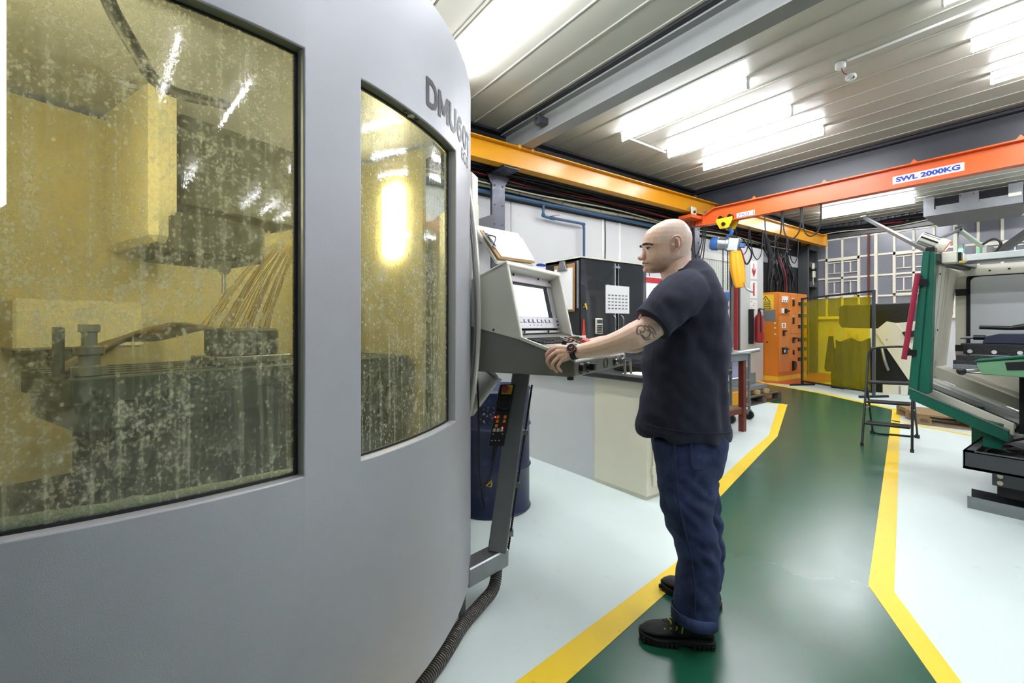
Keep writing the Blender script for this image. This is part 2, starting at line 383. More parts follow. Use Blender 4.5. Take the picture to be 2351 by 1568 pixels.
# strip lights
def strip_light(x, v0, v1, label, grp='ceiling strip lights'):
    t = thing('strip_light', label, 'light', (x,(v0+v1)/2,4.1), grp)
    MB().prism([(x-.035,v0,4.2),(x-.045,v0,4.225),(x+.045,v0,4.225),(x+.035,v0,4.2),(x+.02,v0,4.165),(x-.02,v0,4.165)], (0,v1-v0,0)).build('batten', 'fix_white', t)
    for v in (v0+.004,v1-.004): MB().box((x-.022,v-.012,4.09),(x+.022,v+.012,4.2)).build('end_cap', 'fix_white', t, bev=.006)
    o = MB().cyl((x,v0+.02,4.118),(x,v1-.02,4.118),.02,10).build('tube', 'tube_glow', t, smooth=60)
    return t
for x, nm in ((5.32,'first'),(6.455,'middle'),(7.49,'last')):
    strip_light(x, 2.67, 4.54, {'first':'strip light nearest the dark roof beam, of the three side by side mid ceiling','middle':'middle strip light of the three side by side mid ceiling','last':'strip light nearest the orange crane beam, of the three side by side mid ceiling'}[nm])
    strip_light(x, -.87, 1.0, {'first':'strip light at the top edge, just entering the picture','middle':'long bright strip light entering at the upper right edge, above the other one there','last':'strip light entering at the right edge just above the dark girder'}[nm])
strip_light(2.55, 2.7, 4.57, 'strip light on the ceiling at the machine\'s rounded top corner')
strip_light(1.45, 2.7, 4.57, 'strip light above the machine roof, the one nearer the lettering')
strip_light(.3, 2.7, 4.57, 'strip light above the middle of the machine roof')
strip_light(2.55, -1.3, .57, 'strip light overhead between the photographer and the walkway')
strip_light(1.45, -1.3, .57, 'strip light almost straight above the photographer')
strip_light(2.55, -4.6, -2.73, 'strip light far behind the photographer, nearer the roof beam')
strip_light(1.0, -4.6, -2.73, 'strip light far behind the photographer, nearer the machine')
strip_light(11.4, 3.0, 4.8, 'second added strip light behind the dark girder, hidden by the orange beam')  # unseen tube added to brighten the far window wall
strip_light(10.35, -.7, 1.17, 'added unseen strip light behind the girder above the right-hand machine')  # added tube, out of sight, for more light in the far bay
strip_light(13.27, -.9, .97, 'added unseen strip light beyond the ventilation unit at the far right')  # extra unseen tube put in to lift the dim end wall
strip_light(5.32, -4.6, -2.73, 'strip light behind the right-hand machine, nearer the roof beam')
strip_light(7.49, -4.6, -2.73, 'strip light behind the right-hand machine, nearer the girder')
strip_light(10.35, 2.98, 4.78, 'added strip light just behind the dark girder, hidden by the orange beam')  # added where the beam hides it, to brighten the far bay
strip_light(13.27, 2.95, 4.78, 'strip light beyond the orange crane beam above the far windows')
strip_light(11.4, .3, 2.17, 'strip light hidden behind the orange crane beam near the ventilation unit')
strip_light(11.4, -3.2, -1.33, 'strip light over the far right of the hall')
for x, nm in ((5.32,'nearest the roof beam'),(6.455,'in the middle'),(7.49,'nearest the girder')): strip_light(x, -8.4, -6.53, 'strip light at the rear end of the hall, the one '+nm)
strip_light(2.55, .75, 2.62, 'added strip light above the console, just out of the top of the picture')  # unseen tube added for more light on the man and floor
strip_light(1.45, .75, 2.62, 'added strip light above the machine front, out of the top of the picture')  # unseen tube added like the one above, to fill the foreground
strip_light(2.55, -8.4, -6.53, 'strip light at the rear end of the hall on the machine side')
cd = thing('ceiling_conduit', 'white conduit joining two strip lights mid ceiling', 'conduit', (5.9,4.57,4.2))
MB().tube([(5.34,4.56,4.2),(6.44,4.58,4.2)], .016, 8).build('pipe', 'fix_white', cd, smooth=60)
cd = thing('ceiling_conduit', 'long white conduit running to the smoke detector', 'conduit', (5.8,0,4.21))
MB().tube([(5.83,1.86,4.212),(5.83,-3,4.212)], .014, 8).build('pipe', 'fix_white', cd, smooth=60)
sd = thing('smoke_detector', 'white smoke detector dangling from its ceiling base', 'detector', (5.85,1.92,4.02))
MB().lathe((5.85,1.93,4.16), [(.045,0),(.05,.01),(.05,.06),(.045,.065)], 18).build('mount', 'fix_white', sd, smooth=40)
MB().lathe((5.87,1.84,4.0), [(.028,0),(.03,.012),(.05,.018),(.052,.045),(.045,.06),(.02,.062)], 18).build('sensor', 'fix_white', sd, smooth=40)
MB().tube(smooth_path([(5.85,1.92,4.17),(5.85,1.9,4.1),(5.87,1.84,4.055)]), .005, 6).build('wire', 'cable_red', sd)
for a in (0,1,2): MB().cyl((5.83+.02*a,1.80+.01*a,4.003),(5.83+.02*a,1.80+.01*a,4.02),.006,6).build('sensor_slot', 'black_trim', sd)
# ================================================================== far window wall
ROWS = [1.6,2.15,2.7,3.25,3.8]; SECT = [5.66,4.125,2.59,1.055,-.48,-2.0]; CW = .384
m = bpy.data.materials.new('pane_glass'); m.use_nodes = True; MT['pane_glass'] = m
nt = m.node_tree; b = nt.nodes['Principled BSDF']
tc = nt.nodes.new('ShaderNodeTexCoord'); mp = nt.nodes.new('ShaderNodeMapping'); mp.inputs['Scale'].default_value = (1,.6,40)
nz = nt.nodes.new('ShaderNodeTexNoise'); nz.inputs['Scale'].default_value = 3; rp = nt.nodes.new('ShaderNodeValToRGB')
rp.color_ramp.elements[0].color = (*lin('#74767e'),1); rp.color_ramp.elements[1].color = (*lin('#92949d'),1)
nt.links.new(tc.outputs['Object'], mp.inputs[0]); nt.links.new(mp.outputs[0], nz.inputs['Vector']); nt.links.new(nz.outputs['Fac'], rp.inputs[0]); nt.links.new(rp.outputs[0], b.inputs['Base Color'])
b.inputs['Roughness'].default_value = .22
pane = MB().box((-.006,-.178,-.262),(.006,.178,.262)).mesh('pane'); pane.materials.append(m)
def fbar(t, v0, v1, z0, z1, d=.05, name='glazing_bar'): return MB().box((UE-.02-d/2,v0,z0),(UE-.02+d/2,v1,z1)).build(name, 'frame_cream', t)
for i in range(5):
    v1, v0 = SECT[i], SECT[i+1]
    t = bpy.data.objects.new('window_%d' % (i+1), None); COL.objects.link(t); t.location = (UE,(v0+v1)/2,1.6); ORI[t] = Vector(t.location); struct(t)
    t['label'] = 'cream glazed window bay with small grey panes'
    fbar(t, v1-.035, v1+.035, 1.6, 3.82, .1, 'mullion')
    if i == 4: fbar(t, v0-.035, v0+.035, 1.6, 3.82, .1, 'mullion')
    for z in ROWS: fbar(t, v0+.03, v1-.03, z-.024, z+.024)
    for k in (1,2,3): fbar(t, v1-k*CW-.024, v1-k*CW+.024, 1.6, 3.8)
    for r in range(4):
        for k in range(4): shared(pane, 'pane', None, t, (UE-.012, v1-(k+.5)*CW, (ROWS[r]+ROWS[r+1])/2))
    # opening casement in the middle: heavier frame and small divided lights
    a, b2 = v1-CW, v1-3*CW
    for z in (2.17,3.22): fbar(t, b2-.02, a+.02, z-.03, z+.03, .09, 'casement_rail')
    for v in (a, b2): fbar(t, v-.03, v+.03, 2.15, 3.25, .09, 'casement_stile')
    for k in (1,2):
        vc = v1-(k+.5)*CW
        for z0, z1 in ((2.26,2.6),(2.84,3.14)):
            fbar(t, vc-.15, vc+.15, z1-.012, z1+.012, .07); fbar(t, vc-.012, vc+.012, z0, z1, .07); fbar(t, vc-.15, vc+.15, z0-.012, z0+.012, .07)
struct(MB().box((UE-.12,-3.5,1.54),(UE,5.66,1.6)).build('trim_4', 'frame_cream'))
struct(MB().box((UE-.14,-3.5,3.83),(UE-.0,5.7,3.93)).build('trim_5', 'girder'))
t = thing('far_cables', 'dark cables running along the top of the far windows', 'cable', (UE-.2,3,3.95))
for k, (z, mt, r) in enumerate([(3.98,'cable_black',.035),(4.04,'cable_black',.03),(4.0,'cable_red',.018),(3.94,'cable_white',.014),(4.1,'cable_black',.022)]):
    MB().tube(smooth_path([(UE-.17-.03*(k%2), 5.6-j*.62, z+.035*math.sin(j*1.7+k*2)) for j in range(14)], 4), r, 6).build('cable', mt, t, smooth=60)
t = thing('drain_pipe', 'thin red pipe standing in front of the far window grid', 'pipe', (UE-.1,4.3,0))
MB().cyl((UE-.11,4.27,0),(UE-.11,4.27,3.84),.022,10).build('pipe', 'redbrown', t, smooth=60)
t = thing('brace_strut', 'galvanised diagonal strut from the ceiling behind the work lamp', 'strut', P(2130,575,8.6))
a, b2 = P(1985,500,11.6), P(2140,582,8.3)
MB().bar(b2+V3(0,0,.05), V3(b2.x,b2.y,0), .1, .1).build('upright', 'galv', t)
MB().bar(a, b2, .065, .065).build('channel', 'galv', t); MB().bar(a+V3(-.1,0,.03), a+V3(.15,0,.03), .12, .02).build('foot_plate', 'galv', t)
t = thing('brace_strut', 'dark diagonal strut at the right edge over the machine roof', 'strut', P(2280,588,6.6))
MB().bar(P(2278,590,6.8), P(2400,505,6.2), .1, .08).build('channel', 'steel_dark', t)
# ------------------------------------------------------------------ cables, tray and pipes on the runway wall
t = thing('cable_run', 'thick run of black, red and white cables along the wall under the runway', 'cable', (5,5.6,3.4))
spec = [(3.40,5.66,'cable_white',.03),(3.44,5.62,'cable_black',.022),(3.47,5.58,'cable_black',.024),(3.5,5.62,'cable_black',.02),(3.53,5.56,'cable_red',.014),(3.55,5.62,'cable_black',.025),(3.59,5.6,'cable_black',.02),(3.42,5.56,'cable_white',.012),(3.62,5.6,'cable_black',.02),(3.66,5.62,'cable_black',.026)]
for k, (z, v, mt, r) in enumerate(spec):
    pts = [(-1+j*.8, v-.02*math.sin(j*.9+k), z+.022*math.sin(j*1.3+k*2.1)) for j in range(19)]
    MB().tube(smooth_path(pts, 3), r, 6).build('cable', mt, t, smooth=60)
tie = MB(); tie.tube(arc((0,0,0), .055, 0, 2*math.pi, 10, (0,1,0), (0,0,1))[:-1], .004, 5, closed=True); tme = tie.mesh('cable_tie', (0,0,0)); tme.materials.append(MT['cable_black'])
for j in range(10): shared(tme, 'cable_tie', None, t, (4.2+j*.45,5.63,3.42))
t = thing('cable_tray', 'dark perforated cable tray behind the cables under the runway', 'tray', (5,5.5,3.66))
MB().box((-1,5.42,3.655),(8.9,5.5,3.67)).build('tray_floor', 'girder', t); MB().box((-1,5.41,3.655),(8.9,5.42,3.73)).build('tray_side', 'steel_dark', t)
hole = MB().box((-.03,-.003,-.012),(.03,.003,.012)).mesh('slot'); hole.materials.append(MT['black_trim'])
for j in range(48): shared(hole, 'slot', None, t, (3.9+j*.1,5.409,3.69+.02*(j%2)))
t = thing('air_pipe', 'blue air pipe with a valve branch on the white wall', 'pipe', (5.6,5.6,3.3))
MB().tube([(-1,5.62,3.31),(8.9,5.62,3.31)], .03, 10).build('main_pipe', 'blue_pipe', t, smooth=60)
MB().tube([(4.69,5.62,3.31),(4.69,5.62,3.15),(4.7,5.62,3.11),(4.74,5.62,3.10),(5.55,5.62,3.10),(5.59,5.62,3.08),(5.6,5.62,3.04),(5.6,5.62,1.0)], .022, 10).build('branch_pipe', 'blue_pipe', t, smooth=60)
v = MB(); v.cyl((4.84,5.62,3.10),(4.93,5.62,3.10),.032,10); v = v.build('valve', 'blue_pipe', t, smooth=50)
MB().bar((4.87,5.60,3.14),(5.0,5.58,3.16), .02, .008).build('valve_lever', 'sign_red', v)
for x, z in ((4.69,3.31),(4.69,3.12),(5.59,3.09)): MB().sph((x,5.62,z), .034, 10, 8).build('fitting', 'blue_pipe', t, smooth=60)
MB().cyl((5.6,5.62,2.45),(5.6,5.62,2.5),.029,10).build('fitting', 'blue_pipe', t, smooth=60)
t = thing('wire_drop', 'thin white wire drops clipped down the white wall', 'cable', (6.2,5.69,2))
MB().tube(smooth_path([(6.2,5.69,3.3),(6.21,5.69,2.8),(6.19,5.69,2.2),(6.2,5.69,1.2)]), .01, 6).build('wire', 'cable_black', t)
t = thing('wire_drop', 'fine wire looped on the white wall by the man\'s face', 'cable', (7.3,5.7,2))
MB().tube(smooth_path([(6.9,5.705,2.3),(6.93,5.705,2.15),(7.3,5.705,2.1),(7.5,5.705,2.2),(7.48,5.705,2.45)]), .006, 5).build('wire', 'cable_black', t)
# ------------------------------------------------------------------ translucent sheeted door, white pillar and its signs
d1 = bpy.data.objects.new('door_1', None); COL.objects.link(d1); d1.location = (9.9,5.68,0); ORI[d1] = Vector(d1.location); struct(d1); d1['label'] = 'white corrugated sliding door behind the hoist'
M('door_white', '#dfe3dc', .35, var=.06)
MB().box((8.62,5.70,0),(10.5,5.72,2.85)).build('backing', 'door_white', d1)
ribs = MB().prism([(-.045,0,0),(-.03,-.03,0),(.03,-.03,0),(.045,0,0)], (0,0,2.8)).mesh('rib', (0,0,0)); ribs.materials.append(MT['door_white'])
for k in range(19): shared(ribs, 'rib', None, d1, (8.68+k*.095,5.70,.03))
MB().box((8.6,5.66,2.85),(10.6,5.74,3.0)).build('head', 'white_paint', d1)
struct(MB().box((10.62,5.5,0),(11.7,5.76,3.25)).build('wall_left', 'white_wall'))
struct(MB().box((8.6,5.7,3.0),(15,5.76,3.3)).build('trim_6', 'white_wall'))
t = thing('red_post', 'dark red steel post beside the white corrugated door', 'post', (10.52,5.55,0))
MB().box((10.48,5.52,0),(10.55,5.6,2.75)).build('post', 'red_paint', t, bev=.006); MB().box((10.555,5.52,0),(10.6,5.56,2.75)).build('post_edge', 'black_trim', t)
def wallsign(name, label, u0, u1, z0, z1, draw):
    t = thing(name, label, 'sign', ((u0+u1)/2,5.49,z0)); MB().box((u0,5.492,z0),(u1,5.499,z1)).build('board', 'sign_white', t); draw(t, (u0+u1)/2, (z0+z1)/2); return t
def arrow(t, x, z):
    MB().prism([(x-.015,5.49,z+.16),(x+.015,5.49,z+.16),(x+.02,5.49,z-.02),(x+.09,5.49,z+.06),(x+.08,5.49,z-.04),(x,5.49,z-.17),(x-.08,5.49,z-.04),(x-.09,5.49,z+.06),(x-.02,5.49,z-.02)], (0,-.002,0)).build('arrow', 'sign_red', t)
def ext(t, x, z):
    MB().prism([(x-.035,5.49,z-.15),(x+.035,5.49,z-.15),(x+.035,5.49,z+.1),(x+.015,5.49,z+.13),(x+.05,5.49,z+.15),(x+.05,5.49,z+.165),(x-.02,5.49,z+.16),(x-.035,5.49,z+.1)], (0,-.002,0)).build('symbol', 'sign_red', t)
def chart(t, x, z):
    for k in range(7): MB().box((x-.12+.07*(k%3),5.489,z-.14+.05*k),(x-.08+.07*(k%3),5.4915,z-.12+.05*k)).build('print', 'sign_red' if k%2 else 'text_black', t)
wallsign('arrow_sign', 'white sign with a red downward arrow above the fire extinguisher', 11.04,11.38,2.48,2.92, arrow)
wallsign('extinguisher_sign', 'white sign with a red extinguisher symbol below the arrow sign', 11.04,11.38,2.02,2.44, ext)
wallsign('notice', 'small printed notice below the extinguisher symbol sign', 11.04,11.38,1.55,1.98, chart)
t = thing('fire_extinguisher', 'red fire extinguisher hung on a black board beside the orange cabinet', 'extinguisher', (11.2,5.34,.95))
MB().box((10.96,5.40,.92),(11.03,5.49,1.75)).build('board', 'black_plastic', t)
MB().lathe((11.2,5.36,.95), [(.08,0),(.1,.02),(.1,.55),(.085,.63),(.04,.68),(.035,.72)], 20).build('bottle', 'red_paint', t, smooth=40)
MB().cyl((11.2,5.36,1.66),(11.2,5.36,1.75),.03,10).build('valve', 'black_plastic', t)
MB().bar((11.16,5.34,1.76),(11.32,5.3,1.74),.03,.02).build('handle', 'black_plastic', t)
MB().tube(smooth_path([(11.17,5.33,1.7),(11.1,5.28,1.65),(11.09,5.27,1.5),(11.1,5.27,1.2)]), .016, 8).build('hose', 'black_rubber', t, smooth=60)
MB().loft([[Vector((11.2+.1015*math.sin(a),5.36-.1015*math.cos(a),z)) for z in (1.2,1.52)] for a in [(.0+.09*k) for k in range(10)]], cap=False).build('print_label', 'sign_white', t, normals=False)
MB().loft([[Vector((11.2+.103*math.sin(a),5.36-.103*math.cos(a),z)) for z in (1.25,1.32)] for a in [(.1+.08*k) for k in range(8)]], cap=False).build('print', 'text_blue', t, normals=False)
# ------------------------------------------------------------------ orange electrical cabinet
X0, X1, YF, YB, ZT = 11.72, 13.35, 5.16, 5.72, 2.18
t = thing('electrical_cabinet', 'tall orange electrical cabinet with a danger sign and black switches', 'cabinet', ((X0+X1)/2,5.45,0))
MB().box((X0,YF,.12),(X1,YB,ZT)).build('body', 'orange_cab', t, bev=.006)
MB().box((X0+.01,YF+.01,0),(X1-.01,YB,.12)).build('plinth', 'yellow_paint', t)
def door(u0, u1, z0, z1): return MB().box((u0,YF-.012,z0),(u1,YF,z1)).build('door', 'orange_cab', t, bev=.005)
def bl(par, u0, u1, z0, z1, mat='black_plastic', name='switch', d=.03): return MB().box((u0,YF-.012-d,z0),(u1,YF-.01,z1)).build(name, mat, par, bev=.004)
A = X0+.02; B = X0+.6; C = X0+1.0; D = X1-.02
d = door(A,B,1.62,ZT-.03)
for k in range(3): bl(d, A+.14+.1*k, A+.22+.1*k, 1.93, 2.08, 'sign_white', 'meter'); bl(d, A+.155+.1*k, A+.2+.1*k, 1.95, 1.98, 'black_plastic', 'meter_scale', .035)
bl(d, A+.12, A+.22, 1.66, 1.78, 'sign_white', 'gauge'); s = MB().cyl((A+.32,YF-.05,1.72),(A+.32,YF-.01,1.72),.06,14).build('selector', 'black_plastic', d); bl(d, A+.36, A+.46, 1.70, 1.74, 'black_plastic', 'handle', .06)
d = door(A,B,.2,1.6)
bl(d, A+.14, A+.36, 1.30, 1.42, 'sign_white', 'label_plate', .006); bl(d, A+.2, A+.29, 1.32, 1.40, 'orange_cab', 'window', .01); bl(d, A+.2, A+.26, 1.1, 1.24); bl(d, A+.24, A+.34, 1.21, 1.24, 'black_plastic', 'handle', .05)
bl(d, A+.16, A+.38, .66, .82, 'black_plastic', 'isolator', .04); bl(d, A+.18, A+.24, .7, .76, 'sign_white', 'isolator_mark', .045); bl(d, A+.36,A+.44,.76,.79,'black_plastic','handle',.06)
d = door(B+.01,C,1.15,ZT-.03)
for z in (1.95,1.5): bl(d, B+.15, B+.22, z-.1, z+.06); bl(d, B+.11, B+.26, z+.09, z+.11, 'sign_white', 'label_plate', .004)
d = door(B+.01,C,.2,1.13)
bl(d, B+.15,B+.24,.92,1.06); bl(d,B+.2,B+.33,1.02,1.06,'black_plastic','handle',.05); bl(d,B+.17,B+.22,.62,.74); 
MB().prism([(B+.13,YF-.012,.22),(B+.27,YF-.012,.25),(B+.31,YF-.012,.35),(B+.27,YF-.012,.45),(B+.13,YF-.012,.47)], (0,-.05,0)).build('vent_cover', 'black_plastic', d, bev=.01)
d = door(C+.01,D,1.15,ZT-.03)
for z in (1.92,1.62,1.34): bl(d, C+.08, D-.03, z-.05, z+.04); bl(d, C+.08, D-.03, z+.05, z+.06, 'sign_white', 'label_strip', .004)
d = door(C+.01,D,.2,1.13)
for z in (1.0,.76,.5):
    for k in range(3): bl(d, C+.06+.18*k, C+.2+.18*k, z-.05, z+.04)
MB().box((X0-.004,YF+.1,1.75),(X0,YB-.08,2.12)).build('danger_sign', 'yellow_paint', t, label='yellow danger sign with a black triangle')
ds = ORI and [o for o in bpy.data.objects if o.name.startswith('danger_sign')][0]
tri = [(X0-.006,5.60-.24,2.09),(X0-.006,5.60-.12,1.92),(X0-.006,5.60-.36,1.92)]
tri = [(X0-.006,5.45,2.1),(X0-.006,5.57,1.93),(X0-.006,5.33,1.93)]; cen = Vector((X0-.006,5.45,1.987))
inn = [cen+(Vector(p)-cen)*.74 for p in tri]
m = MB(); m.add([*map(Vector, tri), *inn], [(0,1,4,3),(1,2,5,4),(2,0,3,5)]); m.build('triangle', 'text_black', ds)
MB().prism([(X0-.0055,5.455,2.04),(X0-.0055,5.475,1.985),(X0-.0055,5.45,1.985),(X0-.0055,5.452,1.945),(X0-.0055,5.432,2.0),(X0-.0055,5.45,2.0)], (-.001,0,0)).build('bolt_symbol', 'text_black', ds)
for k, s in enumerate(('DANGER','GEVAAR','INGOZI')):
    lettering(s, (X0-.006,5.45+.125,1.872-.055*k), (0,-1,0), (0,0,1), .038, .25, .04).build('lettering', 'text_black', ds)
MB().box((X0-.003,YF+.06,1.46),(X0,YB-.1,1.74)).build('grey_patch', 'steel_plate', t)
for z in (1.42,1.3,1.15): MB().box((X0-.004,YF+.05,z-.02),(X0,YF+.09,z+.02)).build('tag', 'cream', t)
MB().cyl((X0-.004,5.42,.95),(X0,5.42,.95),.02,10).build('hole', 'black_plastic', t)
# black cables dropping into the cabinet top and along the beams
t = thing('cable_drop', 'heavy bundle of black cables falling into the top of the orange cabinet', 'cable', (12.4,5.5,2.2))
for k in range(26):
    x = 11.85+.055*k+random.uniform(-.03,.03); v = random.uniform(5.35,5.62); x2 = min(x+random.uniform(-.25,.3), 13.3)
    MB().tube(smooth_path([(x2+random.uniform(-.2,.2),5.6,3.45),(x2,5.55,3.2),(x2+random.uniform(-.1,.1),v,2.75),(x,v,2.4),(x,v,2.15)], 4), random.choice((.012,.016,.02,.028)), 6).build('cable', 'cable_red' if k in (5,17) else 'cable_black', t, smooth=60)
for k in range(3):
    MB().tube(smooth_path([(11.3+.05*k,5.42,3.6),(11.6+.05*k,5.4,3.45),(11.82+.05*k,5.4,3.0),(11.85+.07*k,5.45,2.5),(11.88+.07*k,5.45,2.15)], 5), .035, 8).build('conduit', 'cable_black', t, smooth=60)
MB().box((11.8,5.72,2.15),(14.2,5.74,3.5)).build('backing_board', 'dark_wall', t)
def festoon(label, pts_list, loc, r=.012):
    t = thing('festoon_cable', label, 'cable', loc, None)
    for pts in pts_list: MB().tube(smooth_path(pts, 6), r, 6).build('loop', 'cable_black', t, smooth=60)
    return t
loops = []
for k in range(5):
    u0 = 9.6+k*.62; s = random.uniform(.3,.55)
    loops.append([(u0,5.1,3.56),(u0+.08,5.08,3.56-s),(u0+.3,5.08,3.5-s-.12),(u0+.5,5.08,3.56-s),(u0+.6,5.1,3.56)])
festoon('looping black supply cables hung from the far half of the yellow runway', loops, (11,5.1,3.0))
loops = [[(8.05+.1*k,5.2,3.42),(8.06+.1*k,5.2,3.0-.1*k),(8.2+.1*k,5.15,2.72-.08*k),(8.36+.06*k,5.12,3.0),(8.4+.05*k,5.1,3.42)] for k in range(3)]
festoon('black cable loops hanging from the orange beam end beside the man\'s head', loops, (8.2,5.2,2.6))
loops = [[(8.35,3.9-.3*k,3.31),(8.36,3.88-.3*k,2.95),(8.38,3.78-.3*k,2.82),(8.4,3.66-.3*k,2.95),(8.35,3.62-.3*k,3.31)] for k in range(3)]
festoon('black cable loops hanging under the orange beam right of the hoist', loops, (8.35,3.6,2.7))
festoon('single black cable sagging from the hoist to the wall tray', [[(8.5,4.35,2.95),(8.9,4.4,2.75),(9.3,4.7,2.6),(9.7,5.0,2.9),(9.9,5.2,3.2)]], (9,4.6,2.6), .016)
# ------------------------------------------------------------------ chain hoist
HX, HV = 8.33, 4.57
t = thing('chain_hoist', 'blue and silver electric chain hoist on a yellow trolley', 'hoist', (HX,HV,1.66))
for s in (-1,1):
    MB().prism([(HX+s*.11,HV+.16,3.37),(HX+s*.11,HV-.16,3.37),(HX+s*.11,HV-.16,3.31),(HX+s*.11,HV-.08,3.17),(HX+s*.11,HV+.08,3.17),(HX+s*.11,HV+.16,3.31)], (s*.015,0,0)).build('trolley_plate', 'yellow_paint', t, bev=.006)
    for k in (-1,1): MB().cyl((HX+s*.1,HV+k*.09,3.38),(HX+s*.03,HV+k*.09,3.38),.045,14).build('trolley_wheel', 'black_plastic', t, smooth=40)
    MB().cyl((HX+s*.12,HV,3.25),(HX+s*.16,HV,3.25),.035,10).build('trolley_nut', 'black_plastic', t)
MB().cyl((HX-.11,HV,3.22),(HX+.11,HV,3.22),.025,10).build('trolley_axle', 'galv', t)
hk = smooth_path([(HX,HV-.02,3.2),(HX,HV-.05,3.14),(HX,HV-.09,3.12),(HX,HV-.06,3.06),(HX,HV,3.03),(HX,HV+.03,2.99)], 4)
MB().tube(hk, [.018+.014*math.sin(math.pi*i/(len(hk)-1)) for i in range(len(hk))], 8).build('top_hook', 'blue_paint', t, smooth=60)
ax = Vector((.25,-.95,-.18)).normalized()
mo = Vector((HX,HV,2.88))-ax*.10
MB().lathe(mo-ax*.2, [(.02,0),(.11,.005),(.128,.03),(.128,.13),(.115,.14)], 20, ax).build('fan_cover', 'blue_paint', t, smooth=40)
for k in range(10):
    a = 2*math.pi*k/10; e = ax.cross(Vector((0,0,1))).normalized(); g = ax.cross(e)
    MB().bar(mo-ax*.202+(e*math.cos(a)+g*math.sin(a))*.02, mo-ax*.202+(e*math.cos(a)+g*math.sin(a))*.105, .008, .006, ax).build('fan_slot', 'black_plastic', t)
MB().lathe(mo-ax*.08, [(.112,0),(.112,.16),(.128,.17),(.128,.22)], 20, ax).build('motor', 'steel', t, smooth=40)
e = ax.cross(Vector((0,0,1))).normalized(); g = e.cross(ax)
MB().obox(mo+ax*.22, ax*.1, e*.1, g*.125).build('gearbox', 'galv', t, bev=.015)
MB().obox(mo+ax*.02-e*.0+V3(-.105,0,.02), ax*.09, V3(.004,0,0), g*.045).build('rating_plate', 'sign_white', t)
MB().tube(arc(mo+ax*.1+V3(0,0,.11), .035, 0, 2*math.pi, 12, ax, (0,0,1))[:-1], .01, 6, closed=True).build('suspension_eye', 'cream', t, smooth=60)
MB().obox(mo+ax*.36, ax*.045, e*.05, g*.04).build('cable_gland', 'blue_paint', t, bev=.01)
lk = MB(); lk.tube([p for p in arc((0,0,.012), .009, 0, math.pi, 5, (1,0,0), (0,0,1))]+[p for p in arc((0,0,-.012), .009, math.pi, 2*math.pi, 5, (1,0,0), (0,0,1))], .0045, 5, closed=True)
l1 = lk.mesh('chain_link', (0,0,0), 60); l1.materials.append(MT['cable_black'])
lk2 = MB(); lk2.v = [Vector((0,p.x,p.z)) for p in lk.v]; lk2.f = lk.f; l2 = lk2.mesh('chain_link', (0,0,0), 60); l2.materials.append(MT['cable_black'])
hb = Vector((HX-.04,HV+.02,1.98))
for s, dx in ((-1,-.045),(1,.045)):
    for k in range(25): shared(l1 if k%2 else l2, 'chain_link', None, t, (hb.x, hb.y-dx, 2.78-k*.031))
MB().prism([hb+V3(-.03,.07,0),hb+V3(-.03,.075,-.13),hb+V3(-.03,.045,-.2),hb+V3(-.03,-.045,-.2),hb+V3(-.03,-.075,-.13),hb+V3(-.03,-.07,0)], (.06,0,0)).build('hook_block', 'blue_paint', t, bev=.012, seg=2)
MB().cyl(hb+V3(-.036,0,-.08),hb+V3(-.03,0,-.08),.03,12).build('block_bolt', 'galv', t)
hk = [hb+V3(0,0,-.18),hb+V3(0,.005,-.22)]+arc(hb+V3(0,0,-.28), .055, math.radians(100), math.radians(-200), 16, (0,1,0), (0,0,1))
MB().tube(hk, [.016]*3+[.016+.012*math.sin(math.pi*i/15) for i in range(len(hk)-4)]+[.008], 8).build('load_hook', 'blue_paint', t, smooth=60)
rings = []
bc = mo+ax*.25+V3(-.03,0,-.12)
for k in range(9):
    f = k/8; z = -.68*f; cx = bc+V3(-.01*f,-.10*f,z); sx, sy = .08+.025*math.sin(math.pi*min(f*1.1,1)), .095+.03*math.sin(math.pi*min(f*1.05,1))
    if k == 8: sx *= .8; sy *= .8
    rings.append([cx+V3(sx*math.cos(a)*(1+.09*math.sin(7*a+f)), sy*math.sin(a)*(1+.09*math.sin(7*a+f)), 0) for a in [2*math.pi*i/28 for i in range(28)]])
M('bag_yellow', '#efab1c', .4, var=.08)
cb = MB().loft(rings).build('chain_bag', 'bag_yellow', t, smooth=70)
MB().tube([p+V3(0,0,-.02) for p in rings[0]], .012, 6, closed=True).build('bag_rim', 'bag_yellow', cb, smooth=60)
MB().tube(smooth_path([rings[7][20]+V3(0,0,-.0),rings[8][20]+V3(0,-.05,-.03),rings[8][20]+V3(0,-.16,-.1)]), .02, 8).build('bag_tail', 'galv', cb, smooth=60)
MB().tube(smooth_path([mo+ax*.3,mo+ax*.38+V3(0,0,-.2),mo+ax*.40+V3(0,0,-.5)]), .01, 6).build('limit_wire', 'cable_red', t)
MB().tube([hb+V3(.02,-.09,1.05),hb+V3(.02,-.085,.7),hb+V3(.02,-.1,.1)], .022, 8).build('pendant_cable', 'cable_black', t, smooth=60)
